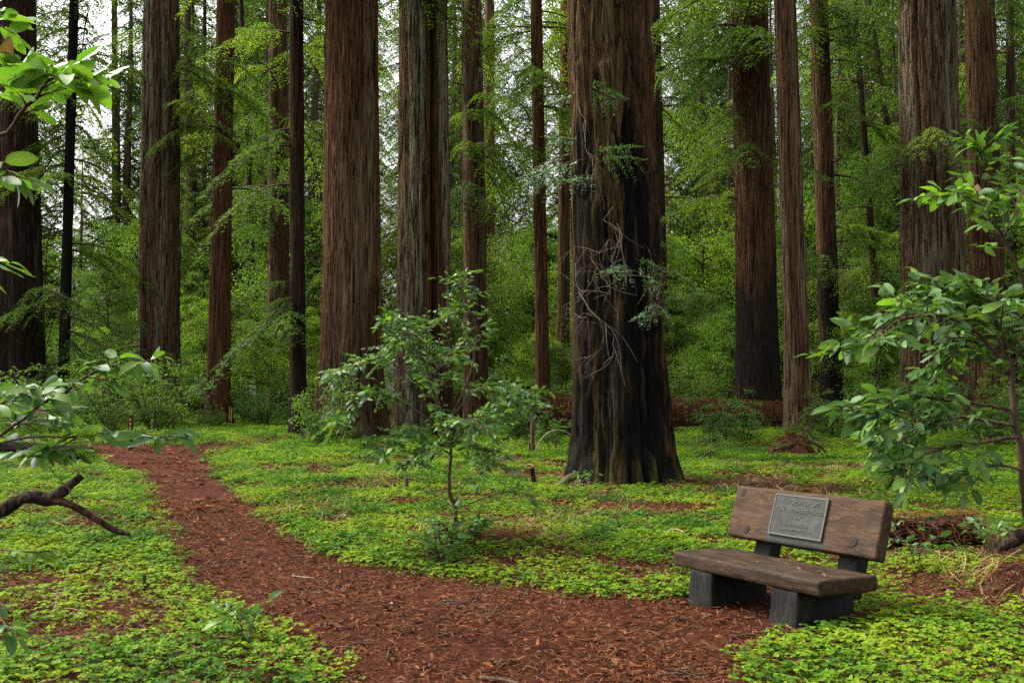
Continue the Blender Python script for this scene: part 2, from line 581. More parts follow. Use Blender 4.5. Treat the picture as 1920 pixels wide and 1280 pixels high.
def broadleaf_tree(seed, H, R, nl=9000, leaf=0.13, lo=0.2, limbs=20):
    rng = np.random.default_rng(seed)
    tr, cr = Acc(), Acc()
    z = np.linspace(-0.3, H * 0.92, 10)
    lean = rng.normal(0, 0.06, 2)
    ctr = np.stack([lean[0] * z + 0.25 * np.sin(z * 0.5 + seed), lean[1] * z + 0.2 * np.cos(z * 0.4 + seed), z], 1)
    tr.add(*tube(ctr, 0.009 * H * (1.05 - np.clip(z, 0, H) / H) + 0.012, 7))
    per = max(4, nl // (limbs * 9))
    for i in range(limbs):
        t = lo + (0.97 - lo) * (i + rng.uniform(0, 1)) / limbs
        c = np.array([np.interp(t * H * 0.92, z, ctr[:, k]) for k in range(3)])
        a = i * 2.4 + rng.uniform(-0.5, 0.5)
        L = R * (0.45 + 0.75 * math.sin(math.pi * min(1, t * 0.95 + 0.12))) * rng.choice([0.3, 0.7, 0.9, 1.1, 1.6]) * rng.uniform(0.8, 1.2)
        s = np.linspace(0, 1, 7)
        up = rng.uniform(0.0, 0.9)
        lim = c + np.stack([np.cos(a + 0.4 * s) * L * s, np.sin(a + 0.4 * s) * L * s, L * (up * s - 0.35 * up * s * s)], 1)
        tr.add(*tube(lim, 0.0048 * H * (1 - s) + 0.008, 4))
        for k in range(9):
            ts = 0.25 + 0.75 * (k + rng.uniform(0, 1)) / 9
            p = np.array([np.interp(ts, s, lim[:, q]) for q in range(3)])
            b = a + rng.choice([-1, 1]) * rng.uniform(0.3, 1.3)
            tl = L * 0.32 * rng.uniform(0.5, 1.2) + 0.25
            u = rng.uniform(0.05, 1, per)
            pts = p + np.stack([np.cos(b) * tl * u, np.sin(b) * tl * u, tl * (0.3 * u - rng.uniform(0.3, 1.0) * u * u)], 1) + rng.normal(0, 1, (per, 3)) * np.array([0.26, 0.26, 0.22]) * tl
            bb = b + rng.normal(0, 0.9, per)
            D = unit(np.stack([np.cos(bb), np.sin(bb), rng.normal(-0.4, 0.5, per)], 1))
            S = unit(np.cross(D, np.array([0, 0, 1.0]) + rng.normal(0, 0.6, (per, 3))))
            ll = leaf * rng.uniform(0.5, 1.3, per)
            cr.add(*blades(pts, D, S, ll, ll * 0.6, 0.5), 0)
    return tr, cr


def shrub_mesh(seed, H, R, nl=2200, leaf=0.075, stems=9):
    rng = np.random.default_rng(seed)
    tr, cr = Acc(), Acc()
    per = nl // (stems * 6)
    for i in range(stems):
        a = rng.uniform(0, 2 * math.pi)
        s = np.linspace(0, 1, 6)
        L = H * rng.uniform(0.6, 1.1)
        sp = R * rng.uniform(0.3, 1.0)
        st = np.stack([np.cos(a + 0.5 * s) * sp * s ** 1.2, np.sin(a + 0.5 * s) * sp * s ** 1.2, L * (s - 0.12 * s * s) - 0.1], 1)
        tr.add(*tube(st, 0.012 * (1 - s) + 0.004, 4))
        for k in range(6):
            ts = 0.2 + 0.8 * (k + rng.uniform(0, 1)) / 6
            p = np.array([np.interp(ts, s, st[:, q]) for q in range(3)])
            b = a + rng.uniform(-1.6, 1.6)
            tl = R * 0.4 * rng.uniform(0.5, 1.2)
            u = rng.uniform(0, 1, per)
            pts = p + np.stack([np.cos(b) * tl * u, np.sin(b) * tl * u, tl * (0.15 * u - 0.3 * u * u)], 1) + rng.normal(0, 1, (per, 3)) * np.array([0.2, 0.2, 0.12]) * tl
            pts[:, 2] = np.maximum(pts[:, 2], 0.02)
            bb = b + rng.normal(0, 1, per)
            D = unit(np.stack([np.cos(bb), np.sin(bb), rng.normal(-0.2, 0.35, per)], 1))
            S = unit(np.cross(D, np.array([0, 0, 1.0]) + rng.normal(0, 0.4, (per, 3))))
            ll = leaf * rng.uniform(0.6, 1.25, per)
            cr.add(*blades(pts, D, S, ll, ll * 0.5, 0.5), 0)
    return tr, cr


# boughs of the big redwoods, a few shapes shared by all
BOUGH = [conifer_branch(np.random.default_rng(40 + i), L, 1.5, dr, up, dens=1.9, wid=0.45).mesh("branch", [M_CONIFER, TWIG])
         for i, (L, dr, up) in enumerate([(2.2, 0.5, 0.1), (3.0, 0.6, 0.15), (3.8, 0.55, 0.2), (2.6, 0.9, 0.05), (1.6, 0.5, 0.1)])]
BOUGH_L = []
for _b in BOUGH:
    _c = _b.copy()
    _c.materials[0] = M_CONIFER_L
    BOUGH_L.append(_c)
SPRIG = [conifer_branch(np.random.default_rng(60 + i), L, 0.85, 0.3, 0.1, dens=0.7).mesh("foliage_spray", [M_SPRIG, TWIG]) for i, L in enumerate((0.5, 0.7, 0.9))]

# ------------------------------------------------------------------ the redwoods
def trunk_geo(rb, H, flare, seed, nseg, zs, amp=0.045, freq=5.0, taper=0.008, lobes=0.06, burn=0.0, burn_h=3.0, lich=0.0, lich_dir=None, moss=0.0, extra=None, twist=0.02, grooves=()):
    """(V,F,attributes): furrowed bark built as geometry"""
    th = np.linspace(0, 2 * np.pi, nseg, endpoint=False)
    Z, T = np.meshgrid(zs, th, indexing='ij')
    Tw = T + twist * Z + 0.05 * np.sin(Z * 0.7 + seed)
    zc = np.clip(Z, 0, None)
    R = rb * (1 - taper * zc) * (1 + flare * np.exp(-zc / 0.9) + 0.35 * flare * np.exp(-zc / 3.0))
    cx, cy = np.cos(Tw) * rb, np.sin(Tw) * rb
    butt = fbm(cx * 1.3, cy * 1.3, Z * 0.10, seed, 2) - 0.5
    R = R * (1 + lobes * 2 * butt * (1 + 1.6 * np.exp(-zc / 1.2) + 3.0 * np.exp(-zc / 0.35)))
    w = 0.45 * (vnoise(cx * 2, cy * 2, Z * 0.9, seed + 5) - 0.5)
    r1 = np.abs(2 * vnoise((cx + w) * freq, (cy + w) * freq, Z * 0.26, seed + 1) - 1)
    r2 = np.abs(2 * vnoise((cx + w) * freq * 2.3, (cy + w) * freq * 2.3, Z * 0.7, seed + 2) - 1)
    r3 = vnoise(cx * freq * 5, cy * freq * 5, Z * 3.0, seed + 3)
    d = amp * (np.clip(r1 * 3.2, 0, 1) - 1) + 0.5 * amp * (np.clip(r2 * 2.0, 0, 1) - 1) + 0.36 * amp * (r3 - 0.5)
    R = R + d + 0.12 * rb * np.clip(fbm(cx * 2.2 / rb, cy * 2.2 / rb, Z * 1.1, seed + 21, 2) - 0.66, 0, 1)
    bn = fbm(cx * 1.1, cy * 1.1, Z * 0.22, seed + 8, 3)
    B = burn * sstep(0.38, 0.62, bn + 0.35 * (1 - zc / burn_h))
    ln = fbm(cx * 2.4, cy * 2.4, Z * 0.07, seed + 9, 2)
    Lc = lich * sstep(0.42, 0.58, ln)
    if lich_dir is not None:
        Lc = Lc * (0.12 + 0.88 * sstep(-0.1, 0.7, np.cos(T - lich_dir)))
    Mo = moss * sstep(0.45, 0.7, fbm(cx * 1.7, cy * 1.7, Z * 0.3, seed + 12, 3)) * (0.4 + 0.6 * np.exp(-zc / 1.5))
    at = {"burn": B, "lichen": Lc, "moss": Mo}
    for gd, gw, gdep in grooves:                   # deep flutes that part the trunk
        dd = (np.degrees(T) - gd - 6 * (fbm(Z * 0.25, 0 * Z + gd, 0, seed + 33, 2) - 0.5) + 180) % 360 - 180
        R = R - gdep * np.exp(-(dd / gw) ** 2)
    if extra is not None:
        R = extra(T, Z, R, at)
    V = np.stack([np.cos(T) * R, np.sin(T) * R, Z], -1).reshape(-1, 3)
    n, k = Z.shape
    i, j = np.meshgrid(np.arange(n - 1), np.arange(k), indexing='ij')
    j2 = (j + 1) % k
    F = np.stack([i * k + j, i * k + j2, (i + 1) * k + j2, (i + 1) * k + j], -1).reshape(-1, 4)
    return V, F, {q: np.clip(v, 0, 1).ravel() for q, v in at.items()}


TREES = {}


def redwood(key, label, xb, yb, wb, xt, wm, mat, seed, boughs=(), name="redwood_tree", H=42.0, overhead=None, **kw):
    """xb,yb,wb: middle, foot and width of the butt in the photograph; xt: its middle where it leaves the frame; wm: width halfway up"""
    if overhead is None:
        overhead = {"main": 0, "t8": 0, "t9": 1, "t14": 1, "t17": 3, "t4": 4}.get(key, 9)
    d = CAMH * FPX / (yb - HOR)
    base = G(xb, yb)
    base.z = float(hgt(base.x, base.y))
    rb = wm / FPX * d / 2 * 1.045
    base.y += rb * 0.9
    top = P(xt, 0, base.y)
    lx = (top.x - base.x) / top.z
    zmax = top.z
    nseg = int(np.clip(2 * math.pi * rb / (d * 0.00125), 40, 380))
    dz = max(0.05, d * 0.0042)
    zs = np.concatenate([np.linspace(-0.5, 2.0, int(2.5 / dz) + 1)[:-1], np.arange(2.0, zmax * 1.12, dz * 1.7), np.linspace(zmax * 1.14, H, 12)])
    kw.setdefault("freq", 7.5 if rb > 0.5 else 10.0)
    kw.setdefault("amp", 0.062 if rb > 0.6 else 0.026)
    V, F, at = trunk_geo(rb, H, max(0.03, wb / wm - 1), seed, nseg, zs, **kw)
    V[:, 0] += lx * np.clip(V[:, 2], 0, None)
    root = empty(name, base, label, "tree")
    tr = link("trunk", mesh_np("trunk", V, [F], [mat], attrs=at), root)
    TREES[key] = dict(root=root, base=base, lx=lx, rb=rb, d=d)
    for (px, py, az, kind, sc, light) in boughs:
        p = P(px, py, base.y)
        z = p.z - base.z
        # start on the bark, pointing outwards at azimuth az (degrees, 0 = picture right, 90 = away)
        a = math.radians(az)
        off = Vector((math.cos(a), math.sin(a), 0)) * rb * 0.9
        for q in range(3):                       # boughs grow in loose clusters
            aq, zq = a + rnd.uniform(-0.7, 0.7) * (q > 0), z + rnd.uniform(-0.9, 0.9) * (q > 0)
            off = Vector((math.cos(aq), math.sin(aq), 0)) * rb * 0.9
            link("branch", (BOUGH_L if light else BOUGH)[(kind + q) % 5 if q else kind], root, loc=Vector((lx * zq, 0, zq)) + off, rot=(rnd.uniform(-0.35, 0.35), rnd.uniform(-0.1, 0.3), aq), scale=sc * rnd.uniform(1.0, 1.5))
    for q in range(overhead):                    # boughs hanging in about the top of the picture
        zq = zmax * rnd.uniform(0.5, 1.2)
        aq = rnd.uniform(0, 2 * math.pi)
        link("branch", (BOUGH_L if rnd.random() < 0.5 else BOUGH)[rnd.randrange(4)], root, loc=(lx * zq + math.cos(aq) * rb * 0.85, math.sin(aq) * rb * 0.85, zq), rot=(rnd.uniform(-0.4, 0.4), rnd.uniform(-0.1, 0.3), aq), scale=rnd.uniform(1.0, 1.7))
    return root


def main_extra(T, Z, R, at):
    """fire scars and hollows on the tree beside the bench; angles: 270 degrees faces the camera"""
    deg = np.degrees(T)
    wob = 10 * (fbm(Z * 0.6, 0 * Z, 0, 77, 2) - 0.5)
    nn = fbm(np.cos(T) * 5, np.sin(T) * 5, Z * 0.8, 91, 3)
    def strip(c, w, z0, z1, soft=0.6):
        return np.clip(sstep(w, w * 0.35, np.abs(deg - c - wob) + 46 * (fbm(np.cos(T) * 9, np.sin(T) * 9, Z * 1.3, 93, 4) - 0.5)) * sstep(z0 - soft, z0 + 0.1, Z) * sstep(z1 + 0.25, z1 - 0.4, Z), 0, 1)
    s1 = strip(286, 21, -1.0, 6.5)
    s2 = strip(310, 19, -1.0, 5.5)
    s3 = strip(243, 14, 0.4, 4.8)
    s4 = strip(266, 17, -1.0, 2.9)
    s5 = strip(333, 10, 1.0, 5.2)
    s6 = np.maximum(strip(214, 20, 0.5, 6.2), strip(258, 11, 2.2, 4.6))
    R = R - 0.07 * s1 - 0.10 * s2 - 0.05 * s3 - 0.04 * s5
    n2 = fbm(np.cos(T) * 7, np.sin(T) * 7, Z * 0.7, 97, 4)
    low = 0.97 * sstep(6.0, 0.2, Z + 5 * (nn - 0.5)) * sstep(0.46, 0.58, n2)
    at["burn"] = np.maximum.reduce([at["burn"], s1, s2, s3 * 0.9, s4 * 0.8, s5, s6 * 0.9, low])
    for c, z, w in ((283, 6.0, 6), (307, 4.75, 8), (246, 3.1, 6), (301, 2.9, 5)):      # hollows
        R = R - 0.16 * np.exp(-(((deg - c) / w) ** 2 + ((Z - z) / 0.16) ** 2))
    at["moss"] = np.maximum(at["moss"], 0.9 * sstep(0.45, 0.62, nn) * sstep(1.1, 0.0, Z))
    return R


redwood("main", "huge fire-scarred redwood with black hollows standing behind the bench", 1178, 918, 204, 1140, 172, BARK_MAIN, 3,
        burn=0.30, burn_h=5, moss=0.7, lich=0.5, amp=0.08, freq=6.5, lobes=0.028, extra=main_extra)
redwood("t1", "wide dark redwood trunk cut off by the left edge of the photo", 14, 800, 104, 24, 92, BARK_DARK, 5, burn=0.5, burn_h=9, lich=0.3,
        boughs=[(60, 150, -20, 0, 1, 0), (60, 330, 10, 3, 0.8, 0), (55, 560, -10, 1, 1, 0), (60, 620, 200, 0, 1, 0)])
redwood("t2", "thin black pole-like trunk between the left-edge redwood and the lichen-streaked one", 112, 800, 19, 139, 20, BARK_DARK, 6, burn=1.0, burn_h=30, boughs=[(130, 100, 20, 2, 1, 0), (125, 250, 160, 2, 1, 0), (120, 470, 10, 1, 1, 0), (118, 560, 180, 1, 1, 0), (118, 620, -20, 2, 0.9, 0), (115, 680, 170, 2, 0.9, 0)])
redwood("t3", "broad redwood with pale green lichen streaks down its left side, beside the path bend", 282, 799, 92, 303, 79, BARK_GREY, 7, lich=1.0, lich_dir=math.radians(225), amp=0.08, grooves=[(248, 4, 0.22), (292, 3, 0.12), (215, 3, 0.15)],
        boughs=[(330, 95, -15, 2, 1.0, 1), (335, 150, 10, 1, 1.0, 1), (330, 205, -35, 0, 0.9, 1), (290, 640, -120, 1, 0.7, 0), (275, 680, -95, 0, 0.8, 0), (310, 690, -60, 3, 0.8, 0)])
redwood("t4", "straight reddish redwood behind the path bend with a yellow-edged post at its foot", 402, 797, 56, 424, 40, BARK_RED, 8, burn=0.35, burn_h=3, boughs=[(405, 260, 200, 0, 0.8, 0), (420, 170, 30, 4, 1, 1), (398, 610, 30, 0, 0.9, 0)])
redwood("t5", "very slender dark trunk between the reddish redwood and a mossy one", 487, 778, 11, 452, 10, BARK_DARK, 9, burn=0.6, burn_h=30, boughs=[(470, 350, 0, 1, 1, 0), (462, 200, 190, 1, 1, 0), (480, 600, 30, 1, 1, 0)])
redwood("t6", "moss-tinted redwood half hidden by green sprays, left of a thin dark trunk", 519, 787, 44, 521, 42, BARK, 10, moss=0.8, lich=0.5,
        boughs=[(520, 60, 265, 0, 1, 1), (525, 150, 240, 1, 0.9, 1), (510, 250, 280, 3, 0.9, 1), (530, 330, 300, 0, 0.9, 1), (515, 420, 250, 4, 1, 0)])
redwood("t7", "narrow dark redwood standing close to the left of the thick smooth-barked one", 556, 823, 39, 556, 29, BARK_DARK, 11, burn=0.4, burn_h=5, boughs=[(545, 270, 200, 4, 0.9, 0), (560, 560, 230, 4, 0.8, 0), (555, 620, 260, 4, 0.9, 0)])
redwood("t8", "thick even-barked redwood at the left of the central pair, burnt at its foot", 652, 831, 152, 659, 111, BARK_RED, 12, burn=0.45, burn_h=3.5, lich=0.35, lich_dir=math.radians(330), amp=0.045, freq=9)
redwood("t9", "thick redwood with one pale vertical streak, at the right of the central pair", 792, 815, 122, 793, 106, BARK, 13, burn=0.5, burn_h=5, lich=1.0, lich_dir=math.radians(290), amp=0.07, grooves=[(299, 5, 0.50), (262, 3, 0.12), (312, 3, 0.12)])
redwood("t10", "medium redwood between the central pair and the gap of white sky", 893, 800, 48, 884, 46, BARK, 14, burn=0.4, burn_h=6, lich=0.4, boughs=[(885, 215, 280, 0, 0.8, 1), (880, 275, 300, 3, 0.9, 1), (880, 310, 310, 4, 1, 1), (890, 20, 210, 0, 1, 0)])
redwood("t10b", "pale reddish redwood partly hidden behind the medium one by the sky gap", 917, 771, 28, 918, 25, BARK_RED, 15, lich=0.3, boughs=[(915, 280, 280, 1, 0.9, 1), (918, 390, 250, 2, 0.9, 1)])
redwood("t11", "slim straight redwood standing in front of the white sky gap", 1020, 797, 34, 1005, 27, BARK_RED, 16, burn=0.2, burn_h=3, boughs=[(1005, 20, 20, 1, 1, 1), (1005, 60, 190, 1, 1, 1), (1005, 200, 10, 0, 1, 1)])
redwood("t11b", "short-looking brown trunk close behind the red fallen log, left of the fire-scarred redwood", 1056, 790, 26, 1060, 24, BARK, 31, burn=0.3, burn_h=4)
redwood("t13", "thick rough redwood with a burnt black foot, behind the slim grey one", 1432, 803, 96, 1405, 80, BARK, 17, burn=0.85, burn_h=6, amp=0.05, freq=6.5,
        boughs=[(1400, 20, 265, 2, 1, 0), (1385, 60, 225, 2, 1, 0), (1405, 95, 290, 1, 0.9, 0), (1370, 10, 190, 2, 1.2, 0), (1380, 110, 200, 1, 1, 0), (1400, -30, 240, 2, 1.3, 0)])
redwood("t14", "slim grey-brown redwood in front of the fallen log, nearest on the right", 1505, 819, 60, 1472, 46, BARK, 18, burn=0.12, burn_h=2, lich=0.3, amp=0.022, freq=8)
redwood("t15", "dark redwood with a charred base behind and right of the slim grey one", 1567, 795, 48, 1535, 40, BARK, 19, burn=0.9, burn_h=8,
        boughs=[(1540, 30, 280, 2, 1, 0), (1550, 80, 330, 1, 1, 0), (1530, 10, 240, 1, 1.1, 0), (1545, 300, 340, 0, 1, 1), (1550, 430, 320, 1, 0.8, 1), (1560, 560, 310, 2, 0.8, 1), (1550, 480, 250, 0, 0.9, 1)])
redwood("t16", "thin dark leaning trunk left of the wide grey-streaked redwood", 1662, 790, 19, 1601, 14, BARK_DARK, 20, boughs=[(1622, 230, 10, 1, 1, 1), (1615, 150, 200, 1, 1, 1), (1640, 400, 190, 1, 1, 1), (1645, 520, 340, 1, 0.9, 1), (1650, 600, 200, 0, 1, 1)])
redwood("t16b", "thinner crooked trunk leaning against the left side of the grey-streaked redwood", 1745, 782, 15, 1630, 13, BARK_DARK, 21)
redwood("t17", "wide redwood with pale grey vertical streaks behind the right-hand leafy shrub", 1782, 812, 146, 1737, 122, BARK_GREY, 22, lich=0.55, amp=0.08, freq=6, grooves=[(300, 4, 0.22), (255, 3, 0.14), (278, 2.5, 0.12), (225, 3, 0.15)],
        boughs=[(1800, 270, 240, 0, 0.8, 1), (1810, 290, 280, 3, 0.8, 1), (1760, 520, 220, 4, 0.9, 0)])
redwood("t18", "brown redwood at the upper right, behind the wide grey-streaked one", 1872, 796, 72, 1836, 64, BARK, 23, boughs=[(1860, 230, 330, 0, 1, 0), (1880, 250, 200, 0, 1, 0), (1870, 30, 350, 2, 1, 0)])
redwood("t19", "narrow redwood peeping out behind the right side of the fire-scarred one", 1245, 785, 30, 1226, 28, BARK_DARK, 24, boughs=[(1235, 60, 10, 1, 1, 1), (1240, 200, -10, 2, 1, 1), (1245, 380, 20, 0, 1, 1)])
redwood("t20", "pale far redwood in the gap of sky at the upper left", 216, 762, 18, 214, 16, BARK_GREY, 25, lich=0.8, boughs=[(214, 160, 0, 2, 1.6, 0), (214, 260, 180, 2, 1.6, 0), (215, 330, 20, 2, 1.6, 0)], H=55)
redwood("t21", "thin far trunk in the green between two left redwoods", 381, 772, 10, 384, 9, BARK_DARK, 26)
redwood("t22", "thin trunk close along the left side of the burnt-footed thick redwood", 1392, 778, 16, 1378, 15, BARK_DARK, 27)
redwood("t23", "far slim redwood showing between the dark right-hand one and the leaning trunk", 1600, 768, 12, 1588, 12, BARK_RED, 28, H=55)
redwood("t24", "slim dark trunk at the far right behind the shrub's upper shoot", 1905, 780, 20, 1893, 18, BARK_DARK, 29, boughs=[(1895, 100, 200, 2, 1, 0), (1895, 300, 180, 2, 1, 0), (1900, 420, 170, 1, 1, 0)])

# ------------------------------------------------------------------ the wood behind
def variants(gen, n, mats, *args, **kw):
    out = []
    for i in range(n):
        tr, cr = gen(*[a(i) if callable(a) else a for a in args], **{k: v(i) if callable(v) else v for k, v in kw.items()})
        out.append((tr.mesh("trunk", [TWIG]), cr.mesh("crown", mats)))
    return out


CONIFERS = variants(conifer_tree, 3, [M_CONIFER, TWIG_DARK], lambda i: 100 + i, 40.0, lambda i: 4.2 + 0.6 * i, nbr=135, fine=2.1)
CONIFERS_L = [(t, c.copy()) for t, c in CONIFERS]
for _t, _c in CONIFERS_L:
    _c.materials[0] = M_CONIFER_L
BROADS = variants(broadleaf_tree, 4, [M_BROAD], lambda i: 200 + i, 14.0, lambda i: 3.3 + 0.4 * i, nl=lambda i: (44000, 24000, 36000, 20000)[i], leaf=lambda i: (0.115, 0.165, 0.13, 0.18)[i], limbs=34, lo=0.27)
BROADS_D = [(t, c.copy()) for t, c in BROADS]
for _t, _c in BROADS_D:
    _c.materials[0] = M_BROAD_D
SHRUBS = variants(shrub_mesh, 4, [M_SHRUB], lambda i: 300 + i, 1.5, lambda i: 0.9 + 0.12 * i, nl=2600, leaf=0.085)
SHRUBS_B = [(t, c.copy()) for t, c in SHRUBS]
for _t, _c in SHRUBS_B:
    _c.materials[0] = M_BROAD_D


# the high crowns of the big redwoods, far above the picture, break the light that reaches the floor
for _k, _t in TREES.items():
    if _t["rb"] > 0.5 and _t["d"] < 40:
        zc = max(15.0, CAMH + (HOR + 120) / FPX * _t["d"])
        link("crown", CONIFERS[rnd.randrange(3)][1], _t["root"], loc=(_t["lx"] * zc, 0, zc - 4 * 0.7), rot=(0, 0, rnd.uniform(0, 6.28)), scale=(1.15, 1.15, 0.7))


def sky_gap(px):
    """how much of the sky stays open at that column of the photograph, as the topmost row foliage may reach"""
    if 145 < px < 230: return 420
    if 925 < px < 998: return 420
    if 560 < px < 585: return 300
    return -1e9


NICK = {"t1": "left-edge trunk", "t2": "black pole trunk", "t3": "lichen-streaked redwood", "t4": "reddish redwood", "t6": "mossy redwood", "t7": "narrow dark redwood", "t8": "even-barked redwood", "t9": "pale-streaked redwood", "t10": "medium redwood", "t11": "sky-gap redwood", "main": "fire-scarred redwood", "t13": "burnt-footed redwood", "t14": "slim grey redwood", "t15": "charred-base redwood", "t17": "wide grey-streaked redwood"}
ORD = ["nearest", "second nearest", "third nearest", "fourth nearest", "fifth nearest", "sixth nearest", "seventh nearest", "eighth nearest", "ninth nearest", "tenth nearest", "eleventh nearest", "twelfth nearest"]


def label_by_gap(objs, what):
    """tell the look-alikes of the background apart by the trunks they stand between"""
    cols = sorted((960 + FPX * TREES[k]["base"].x / TREES[k]["base"].y, v) for k, v in NICK.items())
    gaps = {}
    for o in objs:
        q = 960 + FPX * o.location.x / o.location.y
        i = sum(1 for c, _ in cols if c < q)
        gaps.setdefault(i, []).append(o)
    for i, os in gaps.items():
        if i == 0: where = "left of the " + cols[0][1]
        elif i == len(cols): where = "right of the " + cols[-1][1]
        else: where = "between the %s and the %s" % (cols[i - 1][1], cols[i][1])
        os.sort(key=lambda o: o.location.y)
        for k, o in enumerate(os):
            o["label"] = (ORD[k] + " " if len(os) > 1 and k < len(ORD) else "farther " if k >= len(ORD) else "") + what + " " + where


def plant(name, var, loc, s, label, cat, group, sz=None):
    o = empty(name, loc, label, cat, group, rnd.uniform(0, 6.28))
    o.scale = (s, s, sz or s)
    link("trunk" if name.endswith("tree") else "stem", var[0], o)
    link("crown" if name.endswith("tree") else "foliage", var[1], o)
    return o


def clear_of_trunks(x, y, m):
    return all((x - t["base"].x) ** 2 + (y - t["base"].y) ** 2 > (t["rb"] + m) ** 2 for t in TREES.values())


def fill(n, name, vs, dlo, dhi, hlo, hhi, hmesh, label, cat, group, px=(-300, 2220), gap=True, radius=2.5):
    k = 0
    tries = 0
    made = []
    while k < n and tries < n * 40:
        tries += 1
        d = math.sqrt(rnd.uniform(dlo ** 2, dhi ** 2))
        q = rnd.uniform(*px)
        x = (q - 960) / FPX * d
        if not clear_of_trunks(x, d, 0.6) or (d < 36 and float(path_sd(x, d)) < 1.0):
            continue
        h = rnd.uniform(hlo, hhi)
        if gap:
            wpx = radius * h / hmesh * FPX / d * 0.55
            lim = max(sky_gap(q), sky_gap(q - wpx), sky_gap(q + wpx))
            if lim > 0 and rnd.random() > 0.28:
                hm = CAMH + (HOR - lim) / FPX * d
                if hm < hlo * 0.5 or rnd.random() < 0.15:
                    continue
                h = min(h, hm)
        s = h / hmesh
        made.append(plant(name, rnd.choice(vs), (x, d, float(hgt(x, d))), s if s < 1.4 else 1.0 + (s - 1) * 0.55, label, cat, group, sz=s))
        k += 1
    label_by_gap(made, label)


# rows rise with distance, as the light comes in from above between them
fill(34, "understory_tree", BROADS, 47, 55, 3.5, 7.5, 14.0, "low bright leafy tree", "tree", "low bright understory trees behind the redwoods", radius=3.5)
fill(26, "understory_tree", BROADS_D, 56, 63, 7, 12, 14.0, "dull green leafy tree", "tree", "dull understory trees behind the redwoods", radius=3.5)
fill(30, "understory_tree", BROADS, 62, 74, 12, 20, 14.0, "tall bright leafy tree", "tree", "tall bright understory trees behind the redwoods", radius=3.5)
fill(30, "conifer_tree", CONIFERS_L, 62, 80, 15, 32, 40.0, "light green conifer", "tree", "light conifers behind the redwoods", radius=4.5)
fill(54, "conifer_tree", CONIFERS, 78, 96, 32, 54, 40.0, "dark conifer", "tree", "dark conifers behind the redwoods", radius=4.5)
fill(70, "shrub", SHRUBS, 40, 62, 1.2, 3.2, 1.5, "green undergrowth shrub", "shrub", "green undergrowth shrubs below the far trees", gap=False)
fill(60, "shrub", SHRUBS_B, 41, 64, 1.0, 3.6, 1.5, "olive undergrowth shrub", "shrub", "olive undergrowth shrubs below the far trees", gap=False)


def scatter(name, label, meshes, pts, rots, scl, idx):
    """countless alike plants: instances of a few meshes on the points of ONE object"""
    src = bpy.data.collections.new(name + "_source")
    for i, me in enumerate(meshes):
        src.objects.link(bpy.data.objects.new("%s_source_%02d" % (name, i), me))
    n = len(pts)
    me = bpy.data.meshes.new(name)
    me.vertices.add(n)
    me.vertices.foreach_set("co", np.asarray(pts, np.float32).ravel())
    a = me.attributes.new("rot", 'FLOAT_VECTOR', 'POINT'); a.data.foreach_set("vector", np.asarray(rots, np.float32).ravel())
    scl = np.asarray(scl, np.float32)
    if scl.ndim == 1: scl = np.stack([scl] * 3, 1)
    a = me.attributes.new("scl", 'FLOAT_VECTOR', 'POINT'); a.data.foreach_set("vector", scl.ravel())
    a = me.attributes.new("idx", 'INT', 'POINT'); a.data.foreach_set("value", np.asarray(idx, np.int32))
    g = bpy.data.node_groups.new(name, 'GeometryNodeTree')
    g.interface.new_socket("Geometry", in_out='INPUT', socket_type='NodeSocketGeometry')
    g.interface.new_socket("Geometry", in_out='OUTPUT', socket_type='NodeSocketGeometry')
    gi, go = g.nodes.new('NodeGroupInput'), g.nodes.new('NodeGroupOutput')
    ci = g.nodes.new('GeometryNodeCollectionInfo')
    ci.inputs["Collection"].default_value = src
    ci.inputs["Separate Children"].default_value = True
    ci.inputs["Reset Children"].default_value = True
    ip = g.nodes.new('GeometryNodeInstanceOnPoints')
    ip.inputs["Pick Instance"].default_value = True
    def na(nm, t):
        q = g.nodes.new('GeometryNodeInputNamedAttribute'); q.data_type = t; q.inputs[0].default_value = nm
        return q.outputs[0]
    g.links.new(gi.outputs[0], ip.inputs["Points"])
    g.links.new(ci.outputs[0], ip.inputs["Instance"])
    g.links.new(na("idx", 'INT'), ip.inputs["Instance Index"])
    g.links.new(na("rot", 'FLOAT_VECTOR'), ip.inputs["Rotation"])
    g.links.new(na("scl", 'FLOAT_VECTOR'), ip.inputs["Scale"])
    g.links.new(ip.outputs[0], go.inputs[0])
    o = link(name, me)
    md = o.modifiers.new("scatter", 'NODES')
    md.node_group = g
    tag(o, label, kind="stuff")
    return o


def far_wood():
    pts, sc, idx = [], [], []
    while len(pts) < 235:
        d = math.sqrt(rnd.uniform(96 ** 2, 165 ** 2))
        q = rnd.uniform(-350, 2270)
        h = rnd.uniform(52, 85)
        lim = max(sky_gap(q), sky_gap(q - 30), sky_gap(q + 30))
        if lim > 0 and rnd.random() > 0.28:
            h = min(h, CAMH + (HOR - lim) / FPX * d)
        x = (q - 960) / FPX * d
        pts.append((x, d, float(hgt(x, d))))
        s = h / 40.0
        w = 1 + (s - 1) * 0.6 if s > 1 else s
        sc.append((w, w, s))
        idx.append(rnd.randrange(6))
    rt = np.zeros((len(pts), 3)); rt[:, 2] = RNG.uniform(0, 6.28, len(pts))
    scatter("forest", "far dense wood of tall conifers closing the view behind the redwoods", [c for _, c in CONIFERS] + [c for _, c in CONIFERS_L], pts, rt, sc, idx)


far_wood()
